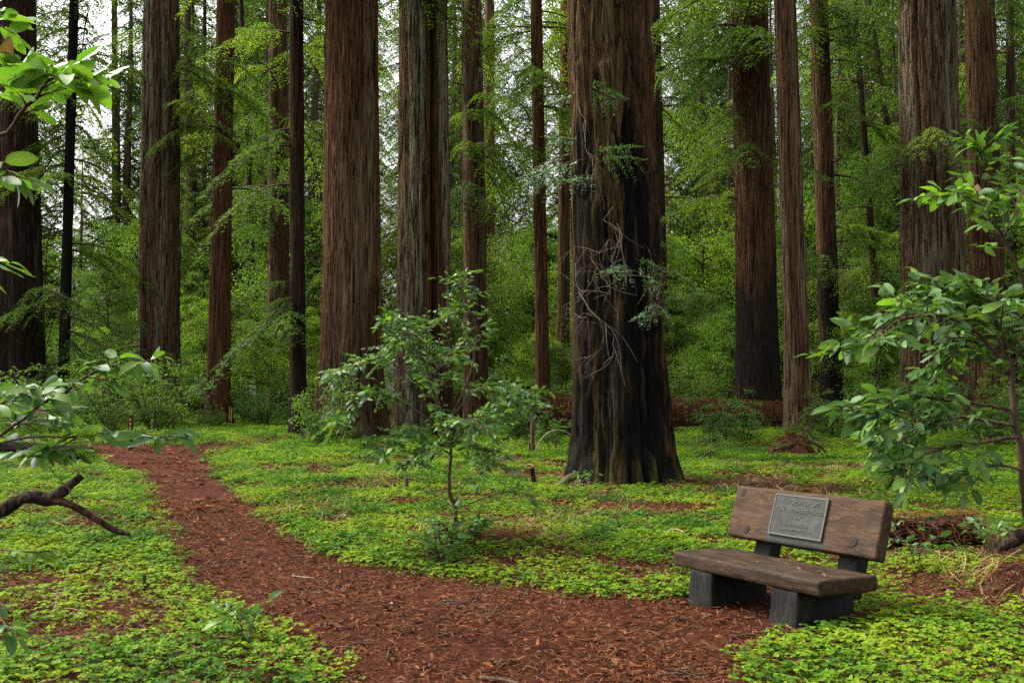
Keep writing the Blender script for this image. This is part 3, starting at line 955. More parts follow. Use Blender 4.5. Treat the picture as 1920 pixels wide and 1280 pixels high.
# ------------------------------------------------------------------ ground cover
def clover_geo(rng, lod=0):
    """one three-leaved sorrel plant"""
    acc = Acc()
    h = rng.uniform(0.03, 0.085)
    dx, dy = rng.normal(0, 0.02, 2)
    if lod == 0:
        acc.add([(0.0012, 0, -0.03), (-0.0012, 0, -0.03), (dx - 0.001, dy, h), (dx + 0.001, dy, h), (0, 0.0012, -0.03), (0, -0.0012, -0.03), (dx, dy - 0.001, h), (dx, dy + 0.001, h)], [[0, 1, 2, 3], [4, 5, 6, 7]], 1)
    a0 = rng.uniform(0, 6.28)
    tilt = rng.normal(0, 0.22, 2)
    for k in range(3):
        a = a0 + k * 2 * math.pi / 3 + rng.normal(0, 0.1)
        l = rng.uniform(0.024, 0.032)
        dr = rng.uniform(0.05, 0.4)
        fold = rng.uniform(0.1, 0.35)
        loc = np.array([(0.03, 0, 0), (0.5, 0.40, fold * 0.4), (0.88, 0.46, fold * 0.46), (1.03, 0.24, fold * 0.24), (0.86, 0, 0),
                        (0.5, -0.40, fold * 0.4), (0.88, -0.46, fold * 0.46), (1.03, -0.24, fold * 0.24)])
        x, y, z = loc[:, 0] * l, loc[:, 1] * l * 1.1, loc[:, 2] * l - dr * l * loc[:, 0] ** 2
        X, Y = x * math.cos(a) - y * math.sin(a), x * math.sin(a) + y * math.cos(a)
        Zz = h + z + X * tilt[0] + Y * tilt[1]
        acc.add(np.stack([X + dx, Y + dy, Zz], 1), [[0, 1, 2, 3, 4], [0, 4, 7, 6, 5]], 0)
    return acc


def merge_patch(gen, rng, n, R, lod):
    acc = Acc()
    for i in range(n):
        b = gen(rng, lod)
        r, a = R * math.sqrt(rng.uniform()), rng.uniform(0, 6.28)
        s = rng.uniform(0.7, 1.35)
        for V, F, M in zip(b.V, b.F, b.M):
            acc.add(V * s + np.array([r * math.cos(a), r * math.sin(a), 0]), F - F.min(), M)
    return acc


CLOVER = [clover_geo(np.random.default_rng(500 + i)).mesh("sorrel_plant", [M_CLOVER, M_STALK], False) for i in range(6)]
CLOVER_PATCH = [merge_patch(clover_geo, np.random.default_rng(520 + i), 26, 0.24, 0).mesh("sorrel_patch", [M_CLOVER, M_STALK], False) for i in range(5)]
CLOVER_FAR = [merge_patch(clover_geo, np.random.default_rng(540 + i), 70, 0.5, 1).mesh("sorrel_carpet", [M_CLOVER], False) for i in range(4)]


def strips(rng, n, R, lmin, lmax, w, lift=0.02, flat=0.12):
    """n narrow curved dead leaves or twiglets lying in a disc"""
    acc = Acc()
    for i in range(n):
        r, a = R * math.sqrt(rng.uniform()), rng.uniform(0, 6.28)
        c = np.array([r * math.cos(a), r * math.sin(a), rng.uniform(0.002, lift)])
        L = rng.uniform(lmin, lmax)
        b, cv = rng.uniform(0, 6.28), rng.normal(0, 0.9)
        u = np.linspace(-0.5, 0.5, 4)
        ang = b + cv * u
        D = np.stack([np.cos(ang), np.sin(ang), np.zeros(4)], 1)
        pts = c + np.cumsum(D, 0) * L / 4
        pts[:, 2] += rng.normal(0, flat) * L * u + abs(rng.normal(0, 0.1)) * L * (0.25 - u * u)
        N = np.stack([-np.sin(ang), np.cos(ang), rng.normal(0, 0.5) * np.ones(4)], 1)
        ww = w * rng.uniform(0.5, 1.5) * np.array([0.5, 1, 1, 0.3])[:, None]
        V = np.concatenate([pts + N * ww / 2, pts - N * ww / 2])
        V[:, 2] = np.maximum(V[:, 2], 0.001)
        acc.add(V, [[k, k + 1, k + 5, k + 4] for k in range(3)])
    return acc


LITTER = [strips(np.random.default_rng(600 + i), 55, 0.26, 0.02, 0.09, 0.0034).mesh("needle_litter", [M_LITTER], False) for i in range(5)]
LITTER += [strips(np.random.default_rng(610 + i), 10, 0.28, 0.03, 0.09, 0.010, 0.03, 0.2).mesh("bark_litter", [M_LITTER], False) for i in range(3)]
LITTER_FAR = [strips(np.random.default_rng(620 + i), 60, 0.5, 0.08, 0.2, 0.014).mesh("needle_litter", [M_LITTER], False) for i in range(4)]
STRAW = [strips(np.random.default_rng(630 + i), 26, 0.14, 0.08, 0.26, 0.004, 0.10, 0.45).mesh("dry_straw", [M_STRAW], False) for i in range(3)]


def wedge(n, y0, y1, margin=0.6):
    """n random ground points in view between two distances"""
    y = np.sqrt(RNG.uniform(y0 ** 2, y1 ** 2, n))
    x = RNG.uniform(-1, 1, n) * (y * 0.565 + margin)
    return x, y


def trunk_mask(x, y, m=0.0):
    k = np.ones(len(x), bool)
    for t in TREES.values():
        k &= (x - t["base"].x) ** 2 + (y - t["base"].y) ** 2 > (t["rb"] * 1.05 + m) ** 2
    return k


BENCH_AT = Vector((1.621, 6.921, 0.0))
BENCH_YAW = -0.999


def bench_local(x, y):
    c, s = math.cos(BENCH_YAW), math.sin(BENCH_YAW)
    dx, dy = x - BENCH_AT.x, y - BENCH_AT.y
    return dx * c + dy * s, -dx * s + dy * c


BARE = [(G(1400, 920), 1.3, 1.1), (G(1030, 880), 1.3, 0.9), (SAP + Vector((0.5, 0.25, 0)), 0.85, 0.95), (G(1480, 880), 1.6, 0.9), (G(600, 975), 0.9, 0.5), (G(1150, 960), 0.9, 0.7), (G(1000, 1000), 1.0, 0.6), (G(90, 1160), 0.5, 0.6), (G(330, 1100), 0.4, 0.5), (G(1720, 1040), 0.6, 0.8), (G(1870, 1110), 0.7, 0.8), (G(1330, 870), 0.8, 0.5)]


def clover_density(x, y):
    n = fbm(x * 0.8, y * 0.8, 0, 41, 3)
    m = fbm(x * 2.6, y * 2.6, 0, 43, 2)
    d = 0.90 * sstep(0.365, 0.57, 0.5 * n + 0.5 * m) + 0.05
    for c, r, k in BARE:
        d = d * (1 - k * np.exp(-((x - c.x) ** 2 + (y - c.y) ** 2) / (r * r)))
    sd = path_sd(x, y) + 0.22 * (fbm(x * 3, y * 3, 0, 47, 2) - 0.5)
    d = np.maximum(d, 0.85 * np.exp(-((sd - 0.25) / 0.3) ** 2))
    for t in TREES.values():                      # fallen bark keeps the feet of the trunks bare
        if t["rb"] > 0.3 and t["d"] < 40:
            rr = np.hypot(x - t["base"].x, y - t["base"].y) - t["rb"] * 1.15
            d = d * (0.25 + 0.75 * sstep(0.1, 0.9, rr + 0.9 * (m - 0.5)))
    d = d * sstep(-0.13, 0.10, sd)
    lx, ly = bench_local(x, y)
    d = d * np.where((np.abs(lx) < 0.62) & (ly > -0.1) & (ly < 0.75), 0.0, 1.0)
    return d


def cover(name, label, meshes, n, y0, y1, dens, smin, smax, dz=0.0, tilt=0.08, margin=0.6):
    x, y = wedge(n, y0, y1, margin)
    k = (RNG.uniform(0, 1, n) < dens(x, y)) & trunk_mask(x, y)
    x, y = x[k], y[k]
    m = len(x)
    pts = np.stack([x, y, hgt(x, y) + dz], 1)
    rot = np.stack([RNG.normal(0, tilt, m), RNG.normal(0, tilt, m), RNG.uniform(0, 6.28, m)], 1)
    s = RNG.uniform(smin, smax, m) * (0.8 + 0.5 * fbm(x * 1.1, y * 1.1, 0, 52, 2))
    return scatter(name, label, meshes, pts, rot, s, RNG.integers(0, len(meshes), m))


cover("clover", "bright green three-leaved sorrel carpeting the near forest floor", CLOVER, 62000, 3.4, 10.5, lambda x, y: clover_density(x, y), 0.52, 1.1)
cover("clover", "sorrel carpet over the middle of the clearing", CLOVER_PATCH, 20000, 9, 25, lambda x, y: 0.85 * clover_density(x, y), 0.55, 0.95)
cover("clover", "sorrel carpet reaching back to the far undergrowth", CLOVER_FAR, 11000, 22, 62, lambda x, y: np.clip(clover_density(x, y) * 0.95 + 0.12 * (path_sd(x, y) > 0.3), 0, 1), 0.9, 1.4)


def litter_density(x, y):
    sd = path_sd(x, y)
    return np.where(sd < 0.2, 0.45 + 0.75 * sstep(0.35, 0.6, fbm(x * 1.6, y * 1.6, 0, 71, 2)), 0.38 + 0.5 * (1 - clover_density(x, y)))


cover("needle_litter", "red-brown redwood needles and bark bits strewn over path and floor", LITTER, 13000, 3.4, 14, litter_density, 0.7, 1.3, 0.012, 0.05)
cover("needle_litter", "red-brown needles strewn over the far path and floor", LITTER_FAR, 3600, 12, 48, litter_density, 0.7, 1.3, 0.016, 0.04)
cover("dry_straw", "tan dry fern and grass remains among the sorrel", STRAW, 2600, 4, 20, lambda x, y: (path_sd(x, y) > 0.15) * 0.10 * sstep(0.5, 0.7, fbm(x * 0.9, y * 0.9, 0, 66, 2)) + sum((path_sd(x, y) > 0.15) * 0.55 * np.exp(-((x - c.x) ** 2 + (y - c.y) ** 2) / (r * r)) for c, r, k in BARE), 0.6, 1.3)

# ------------------------------------------------------------------ the bench
def timber_mat(name, cols, axis_scale, stain=None):
    m, nt, N, L, bs = new_mat(name)
    co = coords(nt)
    g = noise(nt, mapping(nt, co, axis_scale), 1.0, 9, 0.66, 1.2)
    fine = noise(nt, mapping(nt, co, tuple(3.5 * a for a in axis_scale)), 1.0, 4, 0.7)
    b = noise(nt, co, 4.5, 5, 0.65)
    f = mth(nt, 'ADD', mth(nt, 'ADD', mth(nt, 'MULTIPLY', g, 0.5), mth(nt, 'MULTIPLY', b, 0.35)), mth(nt, 'MULTIPLY', fine, 0.15))
    c = ramp(nt, f, [(0.36, cols[0]), (0.49, cols[1]), (0.62, cols[2])])
    # long drying checks along the grain, and blotches of grime
    ck = noise(nt, mapping(nt, co, (axis_scale[0] * 0.5, axis_scale[1] * 1.6, axis_scale[2] * 1.6)), 1.0, 2, 0.4, 0.5)
    crack = ramp(nt, mth(nt, 'ABSOLUTE', mth(nt, 'SUBTRACT', ck, 0.5)), [(0.0, (1, 1, 1)), (0.014, (0, 0, 0))])
    cm = mth(nt, 'MULTIPLY', crack, ramp(nt, b, [(0.5, (0, 0, 0)), (0.62, (1, 1, 1))]))
    c = mixc(nt, mth(nt, 'MULTIPLY', cm, 0.7), c, (0.012, 0.008, 0.006))
    c = mixc(nt, ramp(nt, noise(nt, co, 7.0, 6, 0.7), [(0.52, (0, 0, 0)), (0.72, (0.55, 0.55, 0.55))]), c, (0.030, 0.026, 0.021))
    c = mixc(nt, ramp(nt, noise(nt, co, 5.0, 7, 0.75, 0.5), [(0.6, (0, 0, 0)), (0.75, (0.5, 0.5, 0.5))]), c, (0.030, 0.036, 0.013))
    if stain:                                       # verdigris run below the plaque
        sx = N.new("ShaderNodeSeparateXYZ")
        L.new(co, sx.inputs[0])
        sel = mth(nt, 'MULTIPLY', mth(nt, 'MULTIPLY', ramp(nt, mth(nt, 'ABSOLUTE', mth(nt, 'ADD', sx.outputs[0], 0.015)), [(0.25, (1, 1, 1)), (0.30, (0, 0, 0))]), ramp(nt, sx.outputs[2], [(0.56, (1, 1, 1)), (0.60, (0, 0, 0))])), ramp(nt, b, [(0.3, (0.35, 0.35, 0.35)), (0.6, (1, 1, 1))]))
        c = mixc(nt, mth(nt, 'MULTIPLY', sel, 0.85), c, (0.030, 0.048, 0.045))
    L.new(c, bs.inputs["Base Color"])
    L.new(ramp(nt, b, [(0.3, (0.55, 0.55, 0.55)), (0.7, (0.85, 0.85, 0.85))]), bs.inputs["Roughness"])
    bs.inputs["Specular IOR Level"].default_value = 0.10
    bump(nt, mth(nt, 'SUBTRACT', f, mth(nt, 'MULTIPLY', cm, 0.5)), 0.9, 0.012, bs)
    return m


M_SEAT = timber_mat("weathered_redwood", [(0.011, 0.007, 0.005), (0.033, 0.020, 0.012), (0.080, 0.050, 0.030)], (3.0, 22, 40))
M_BACKREST = timber_mat("oiled_redwood", [(0.014, 0.008, 0.005), (0.049, 0.028, 0.016), (0.105, 0.061, 0.034)], (3.0, 30, 22), True)
M_LEG = timber_mat("charcoal_timber", [(0.004, 0.004, 0.0035), (0.011, 0.0105, 0.010), (0.027, 0.025, 0.023)], (20, 20, 5))
M_PEG = timber_mat("dark_peg", [(0.012, 0.009, 0.007), (0.026, 0.020, 0.016), (0.05, 0.036, 0.026)], (40, 40, 40))
M_PLAQUE, _nt, _N, _L, _bs = new_mat("aged_bronze")
_f = noise(_nt, coords(_nt), 9.0, 6, 0.6)
_L.new(ramp(_nt, _f, [(0.35, (0.022, 0.025, 0.022)), (0.55, (0.039, 0.043, 0.037)), (0.75, (0.060, 0.063, 0.054))]), _bs.inputs["Base Color"])
_bs.inputs["Metallic"].default_value = 0.0
_bs.inputs["Roughness"].default_value = 0.7
_bs.inputs["Specular IOR Level"].default_value = 0.2
M_LETTER = new_mat("worn_bronze_letters")[0]
_bs = M_LETTER.node_tree.nodes["Principled BSDF"]
_bs.inputs["Base Color"].default_value = (0.072, 0.070, 0.053, 1)
_bs.inputs["Metallic"].default_value = 0.0
_bs.inputs["Roughness"].default_value = 0.6
_bs.inputs["Specular IOR Level"].default_value = 0.25


def soft_slab(name, corners, mat, parent, nx=40, ny=12, nz=6, r=0.03, wav=0.006, seed=0, wane=None):
    """a thick timber between 8 corners (x-,x+ ; y ; z order 000..111), edges rounded by r, faces uneven"""
    c = np.array(corners, float).reshape(2, 2, 2, 3)          # [x][y][z]
    pts, faces, key = [], [], {}
    def vid(i, j, k):
        q = (i, j, k)
        if q not in key:
            key[q] = len(pts)
            pts.append(q)
        return key[q]
    for i in range(nx):
        for j in range(ny):
            faces.append((vid(i, j, 0), vid(i, j + 1, 0), vid(i + 1, j + 1, 0), vid(i + 1, j, 0)))
            faces.append((vid(i, j, nz), vid(i + 1, j, nz), vid(i + 1, j + 1, nz), vid(i, j + 1, nz)))
        for k in range(nz):
            faces.append((vid(i, 0, k), vid(i + 1, 0, k), vid(i + 1, 0, k + 1), vid(i, 0, k + 1)))
            faces.append((vid(i, ny, k), vid(i, ny, k + 1), vid(i + 1, ny, k + 1), vid(i + 1, ny, k)))
    for j in range(ny):
        for k in range(nz):
            faces.append((vid(0, j, k), vid(0, j, k + 1), vid(0, j + 1, k + 1), vid(0, j + 1, k)))
            faces.append((vid(nx, j, k), vid(nx, j + 1, k), vid(nx, j + 1, k + 1), vid(nx, j, k + 1)))
    q = np.array(pts, float) / np.array([nx, ny, nz])
    size = np.array([np.linalg.norm(c[1, 0, 0] - c[0, 0, 0]), np.linalg.norm(c[0, 1, 0] - c[0, 0, 0]), np.linalg.norm(c[0, 0, 1] - c[0, 0, 0])])
    e = 0.5 - 0.5 * np.cos(np.pi * q)                         # crowd the rows towards the edges
    q = 0.35 * q + 0.65 * e
    p = (q - 0.5) * size
    inner = np.clip(p, -(size / 2 - r), size / 2 - r)
    dlt = p - inner
    ln = np.linalg.norm(dlt, axis=1, keepdims=True)
    mx = np.abs(dlt).max(1, keepdims=True)
    p = inner + np.where(ln > 1e-9, dlt / (ln + 1e-12) * np.minimum(mx, r), 0)
    q = p / size + 0.5
    x, y, z = q[:, 0, None], q[:, 1, None], q[:, 2, None]
    V = sum((x if a else 1 - x) * (y if b else 1 - y) * (z if d else 1 - z) * c[a, b, d] for a in (0, 1) for b in (0, 1) for d in (0, 1))
    nn = np.stack([fbm(V[:, 0] * 4, V[:, 1] * 9, V[:, 2] * 9, seed + s, 3) - 0.5 for s in (1, 2, 3)], 1)
    V = V + nn * wav * 2
    return link(name, mesh_np(name, V, [np.array(faces)], [mat]), parent)


def box8(x0, x1, y0, y1, z0, z1):
    return [(x, y, z) for x in (x0, x1) for y in (y0, y1) for z in (z0, z1)]


def build_bench():
    b = empty("park_bench", (BENCH_AT.x, BENCH_AT.y, float(hgt(BENCH_AT.x, BENCH_AT.y)) - 0.0), "heavy weathered timber bench with a bronze plaque on its backrest, beside the path", "bench", rz=BENCH_YAW)
    L, D, zf, zb, T = 1.412, 0.574, 0.381, 0.361, 0.108
    h = L / 2
    seat = []
    for x in (-h, h):
        for y, zt in ((0, zf), (D, zb)):
            for k in (0, 1):
                seat.append((x + (0.02 if (x > 0 and y > 0) else 0), y, zt - T * (1 - k)))
    soft_slab("seat", seat, M_SEAT, b, 64, 24, 8, 0.024, 0.009, 3)
    lx, lw, ld, ly = 0.399, 0.268, 0.60, -0.027
    for s in (-1, 1):
        x0, x1 = s * lx - lw / 2, s * lx + lw / 2
        zt0 = zf - T + 0.004
        zt1 = zb - T + 0.004
        cr = []
        for x, xi in ((x0, x0 + 0.02), (x1, x1 - 0.02)):
            for y, yt, zt in ((ly, ly + 0.04, zt0), (ly + ld, ly + ld + 0.02, zt1)):
                cr += [(x, y, -0.12), (xi, yt, zt)]
        soft_slab("leg", cr, M_LEG, b, 8, 14, 10, 0.012, 0.005, 11 + s)
    LB, TB, y0, z0, y1, z1 = 1.408, 0.114, 0.58, 0.461, 0.715, 0.856
    ax = np.array([0, y1 - y0, z1 - z0]); hgt_b = np.linalg.norm(ax); ax = ax / hgt_b
    nb = np.array([0, ax[2], -ax[1]])                         # out of the back
    for s in (-1, 1):
        x0, x1 = s * lx - 0.085, s * lx + 0.085
        cr = []
        for x in (x0, x1):
            for off in (0.0, 0.11):
                p0 = np.array([x, D + 0.012 + off * 0.9, 0.14])
                p1 = np.array([x, y0, z0]) + ax * 0.26 + nb * (TB - 0.002 + off)
                p0[1] = max(p0[1], D + 0.012) if off == 0 else p0[1] + 0.03
                cr += [tuple(p0), tuple(p1)]
        soft_slab("back_post", cr, M_LEG, b, 8, 6, 10, 0.01, 0.003, 21 + s)
        cr2 = []
        for x in (x0, x1):
            for yy in (D - 0.10, D + 0.10):
                cr2 += [(x, yy, zb - T - 0.01), (x, yy + 0.05, z0 + 0.10)]
    back = []
    for x in (-LB / 2, LB / 2):
        for off in (0.0, TB):
            for t in (0, 1):
                p = np.array([x, y0, z0]) + ax * hgt_b * t + nb * off
                back.append(tuple(p))
    bk = soft_slab("backrest", back, M_BACKREST, b, 64, 8, 20, 0.022, 0.007, 7)
    # frame of the backrest's front face: u along the bench, v up the face
    def face(u, v, w=0.0):
        return np.array([u, y0, z0]) + ax * v - nb * w
    R3 = Matrix(((1, 0, 0), (0, ax[1], -nb[1]), (0, ax[2], -nb[2])))
    rot = R3.to_euler()
    for (u, v, r) in ((-0.50, 0.07, 0.031), (0.50, 0.10, 0.034), (-0.615, 0.365, 0.028)):
        n = 18
        a = np.linspace(0, 2 * np.pi, n, endpoint=False)
        wob = 1 + 0.08 * np.sin(2 * a + u) + 0.05 * np.sin(3 * a)
        rings = [(1.0, -0.012), (1.0, 0.0015), (0.9, 0.003), (0.4, 0.0025)]
        V = [(r * q * wob[i] * math.cos(a[i]), r * 1.15 * q * wob[i] * math.sin(a[i]), z) for q, z in rings for i in range(n)] + [(0, 0, 0.003)]
        F4 = [(k * n + i, k * n + (i + 1) % n, (k + 1) * n + (i + 1) % n, (k + 1) * n + i) for k in range(3) for i in range(n)]
        F3 = [(3 * n + i, 3 * n + (i + 1) % n, 4 * n) for i in range(n)]
        link("peg", mesh_np("peg", V, [F4, F3], [M_PEG], [0, 0]), b, loc=face(u, v, 0.001), rot=rot)
    # plaque: plate, raised rim, raised letters
    pw, ph = 0.50, 0.315
    pc = face(-0.015, 0.222, 0.010)
    V, F = [], []
    def bar(x0, x1, y0_, y1_, z0_, z1_):
        k = len(V)
        V.extend(box8(x0, x1, y0_, y1_, z0_, z1_))
        F.extend([[k + q for q in f] for f in ((0, 1, 3, 2), (4, 6, 7, 5), (0, 4, 5, 1), (2, 3, 7, 6), (0, 2, 6, 4), (1, 5, 7, 3))])
    bar(-pw / 2, pw / 2, -ph / 2, ph / 2, -0.008, 0.006)
    pl = link("plaque", mesh_np("plaque", V, [F], [M_PLAQUE], smooth=False), b, loc=pc, rot=rot)
    V.clear(); F.clear()
    e = 0.011
    bar(-pw / 2 - 0.001, pw / 2 + 0.001, ph / 2 - e, ph / 2 + 0.001, -0.007, 0.0095)
    bar(-pw / 2 - 0.001, pw / 2 + 0.001, -ph / 2 - 0.001, -ph / 2 + e, -0.007, 0.0095)
    bar(-pw / 2 - 0.001, -pw / 2 + e, -ph / 2 + e, ph / 2 - e, -0.007, 0.0095)
    bar(pw / 2 - e, pw / 2 + 0.001, -ph / 2 + e, ph / 2 - e, -0.007, 0.0095)
    link("rim", mesh_np("rim", V, [F], [M_LETTER], smooth=False), pl)
    for txt, v, size, sx in (("THIS GROVE IS A GIFT", 0.100, 0.044, 0.80), ("TO ALL REDWOOD LOVERS", 0.040, 0.044, 0.80), ("FROM", -0.016, 0.021, 0.9), ("THEODORE, LILLIAN,", -0.070, 0.028, 0.85), ("NORMA AND TOM COLLINS", -0.108, 0.028, 0.85)):
        cu = bpy.data.curves.new("lettering", 'FONT')
        cu.body = txt
        cu.size = size
        cu.align_x = 'CENTER'
        cu.align_y = 'CENTER'
        cu.extrude = 0.0022
        cu.offset = 0.0006
        cu.resolution_u = 3
        cu.materials.append(M_LETTER)
        tmp = bpy.data.objects.new("lettering_curve", cu)
        me = bpy.data.meshes.new_from_object(tmp)
        bpy.data.objects.remove(tmp)
        link("lettering", me, pl, loc=(0, v, 0.0078), scale=(sx, 1, 1))


build_bench()


# ------------------------------------------------------------------ leaves and leafy shrubs
def leaf_geo(L=1.0, w=0.46, fold=0.25, droop=0.25, wave=0.05, seed=0, tip=0.0):
    """one oval leaf along +X, folded on its midrib, with a short stalk; 5 stations"""
    rng = np.random.default_rng(seed)
    u = np.array([0.0, 0.14, 0.34, 0.56, 0.78, 0.93, 1.0])
    hw = w / 2 * np.array([0.0, 0.62, 0.97, 1.0, 0.80, 0.42, 0.0])
    z = -droop * u ** 2 + 0.1 * droop * u
    V, U = [], []
    for k, (a, b, c) in enumerate(zip(u, hw, z)):
        wv = rng.normal(0, wave, 2)
        V.append((a, 0, c)); U.append((0, a))
        if 0 < k < 6:
            V.append((a - 0.03, b, c + fold * b + wv[0] * b)); U.append((1, a))
            V.append((a - 0.03, -b, c + fold * b + wv[1] * b)); U.append((-1, a))
    def mid(k): return 0 if k == 0 else 1 + 3 * (k - 1)
    F3, F4 = [], []
    for k in range(6):
        m0, m1 = mid(k), mid(k + 1)
        if k == 0:
            F3 += [(m0, m1, m1 + 1), (m0, m1 + 2, m1)]
        elif k == 5:
            F3 += [(m0, m1, m0 + 1), (m0, m0 + 2, m1)]
        else:
            F4 += [(m0, m1, m1 + 1, m0 + 1), (m0, m0 + 2, m1 + 2, m1)]
    n = len(V)
    V += [(-0.16, 0.012, 0.02), (-0.16, -0.012, 0.02), (0.02, -0.012, 0.0), (0.02, 0.012, 0.0)]
    U += [(0, 0)] * 4
    F4.append((n, n + 1, n + 2, n + 3))
    return np.array(V, float) * L, F3, F4, np.array(U, float)


LEAFS = [leaf_geo(1, w, f, d, 0.08, s) for s, (w, f, d) in enumerate([(0.42, 0.3, 0.2), (0.46, 0.18, 0.42), (0.37, 0.42, 0.12), (0.44, 0.1, 0.05), (0.40, 0.35, 0.5), (0.50, 0.15, 0.25)])]


def leaf_meshes(mat):
    out = []
    for V, F3, F4, U in LEAFS:
        out.append(mesh_np("leaf", V, [F3, F4], [mat], [0, 0], uv=U))
    return out


LEAF_ME, LEAF_ME_Y = leaf_meshes(M_LEAF), leaf_meshes(M_LEAF_Y)
LEAF_ME_DRY = leaf_meshes(leaf_mat("withered_leaf", [(0.14, 0.07, 0.03), (0.22, 0.12, 0.06)], 0.2, island=False, veins=True))


class Leafy:
    """a woody plant with broad leaves: limbs given as curves, twigs and leaves grown along them"""
    def __init__(self, name, base, label, cat, seed, leaf=0.09, twig_mat=None, young=False):
        self.root = empty(name, base, label, cat)
        self.base = Vector(base)
        self.rng = np.random.default_rng(seed)
        self.leaf = leaf
        self.tm = twig_mat or TWIG
        self.leaves = []          # (matrix, variant, young)
        self.first = True
        self.young = young
        self.more = 1.6

    def limb(self, pts, r0, r1, twigs=8, tl=(0.15, 0.35), start=0.3, young=False, per=7, tip_leaves=6, jit=0.0, updown=0.1):
        rng = self.rng
        n = max(10, int(sum((Vector(pts[i + 1]) - Vector(pts[i])).length for i in range(len(pts) - 1)) / 0.05))
        c = curve(pts, n)
        c = c + (fbm(np.arange(n)[:, None] * 0.35, np.arange(3)[None, :] * 7.7, 0, int(rng.integers(999)), 2) - 0.5) * 0.04
        acc = Acc()
        acc.add(*tube(c - np.array(self.base), np.linspace(r0, r1, n), 7))
        T = unit(np.gradient(c, axis=0))
        spots = []
        twigs = int(twigs * self.more)
        for i in range(twigs):
            t = start + (1 - start) * (i + rng.uniform(0.1, 0.9)) / twigs
            k = min(n - 1, int(t * (n - 1)))
            d = T[k]
            side = np.cross(d, [0, 0, 1.0])
            side = unit(side) * (1 if i % 2 else -1)
            dd = unit(d * rng.uniform(0.3, 0.9) + side * rng.uniform(0.4, 1.0) + np.array([0, 0, rng.normal(updown, 0.3)]))
            L = rng.uniform(*tl)
            m = 7
            u = np.linspace(0, 1, m)[:, None]
            w = rng.normal(0, 0.12, 3)
            tp = c[k] + dd * L * u + (w + np.array([0, 0, -0.12])) * L * u * u
            acc.add(*tube(tp - np.array(self.base), np.linspace(min(r1 * 1.2 + 0.0015, 0.004), 0.0012, m), 4))
            spots.append((tp, per))
        tail = c[int(n * 0.8):]
        if tip_leaves and len(tail) > 2:
            spots.append((tail, tip_leaves))
        for tp, cnt in spots:
            TT = unit(np.gradient(tp, axis=0))
            for j in range(cnt):
                t = 1.0 - 0.8 * (j / max(1, cnt - 0.5)) ** 1.15
                f = t * (len(tp) - 1)
                k = min(len(tp) - 2, int(f))
                p = tp[k] + (tp[k + 1] - tp[k]) * (f - k)
                d = TT[k]
                s = unit(np.cross(d, [0, 0, 1.0]) + 1e-4)
                a = rng.uniform(0.5, 1.25) * (1 if j % 2 else -1) if j else rng.uniform(-0.3, 0.3)
                dd = unit(d * math.cos(a) + s * math.sin(a) + np.array([0, 0, rng.normal(-0.12, 0.28)]))
                up = unit(np.array([0, 0, 1.0]) + rng.normal(0, 0.55, 3))
                yv = unit(np.cross(up, dd))
                zv = np.cross(dd, yv)
                L = self.leaf * rng.uniform(0.5, 1.3) * (0.75 if j == 0 else 1)
                M = np.eye(4)
                M[:3, 0], M[:3, 1], M[:3, 2] = dd * L, yv * L, zv * L
                M[:3, 3] = p + dd * 0.15 * L
                self.leaves.append((M, int(rng.integers(6)), 2 if rng.uniform() < 0.012 else int(young or rng.uniform() < 0.06)))
        link("stem" if self.first else "branch", acc.mesh("stem", [self.tm]), self.root)
        self.first = False

    def finish(self, single=290):
        cp = np.array([0, 0, CAMH])
        def seen(M):
            x, y, z = M[0, 3], M[1, 3], M[2, 3] - CAMH
            if y < 0.3: return -1.0
            q, r = 960 + FPX * x / y, HOR - FPX * z / y
            return (np.linalg.norm(M[:3, 0]) / y) * (1.0 if -40 < q < 1960 and -40 < r < 1320 else 0.01)
        self.leaves.sort(key=lambda l: -seen(l[0]))
        b = np.array(self.base)
        for M, v, yg in self.leaves[:single]:
            me = (LEAF_ME, LEAF_ME_Y, LEAF_ME_DRY)[yg][v]
            o = link("leaf", me, self.root)
            N = M.copy()
            N[:3, 3] -= b
            o.matrix_local = Matrix(N.tolist())
        rest = self.leaves[single:]
        if rest:
            acc = Acc()
            for M, v, yg in rest:
                V, F3, F4, U = LEAFS[v]
                W = V @ M[:3, :3].T + M[:3, 3] - b
                acc.add(W, F3, 0, U)
                acc.F.append(np.asarray(F4, int) + acc.n - len(W))
                acc.M.append(0)
            o = link("foliage", acc.mesh("foliage", [M_LEAF_J], uv=True), self.root)
            o["kind"] = "stuff"


def px3(lst, d, dd=0.0):
    """points of a limb: (px, py[, extra depth]) at distance d"""
    n = len(lst)
    return [P(q[0], q[1], d + (q[2] if len(q) > 2 else dd * i / max(1, n - 1))) for i, q in enumerate(lst)]


# sapling in the middle of the clearing
sb = on_ground(866, 1035)
sd_ = sb.y
S1 = Leafy("sapling", sb, "leafy broad-leaved sapling with a thin bent stem in the middle of the clearing", "sapling", 5, 0.084)
S1.more = 3.3
S1.limb([Vector(sb) - Vector((0, 0, 0.1))] + px3([(850, 945), (842, 900), (845, 850), (838, 800), (815, 740), (800, 680), (805, 620), (838, 585)], sd_), 0.024, 0.004, 12, (0.2, 0.45), 0.5)
S1.limb(px3([(838, 800), (880, 700), (893, 620), (872, 560), (860, 525)], sd_, 0.35), 0.012, 0.003, 11, (0.15, 0.32), 0.35, per=6, young=True)
S1.limb(px3([(842, 820), (780, 770), (720, 742), (665, 758), (628, 788)], sd_, -0.5), 0.013, 0.003, 11, (0.15, 0.35), 0.3)
S1.limb(px3([(815, 740), (750, 692), (690, 680), (652, 690), (628, 712)], sd_, -0.2), 0.011, 0.003, 12, (0.15, 0.35), 0.25)
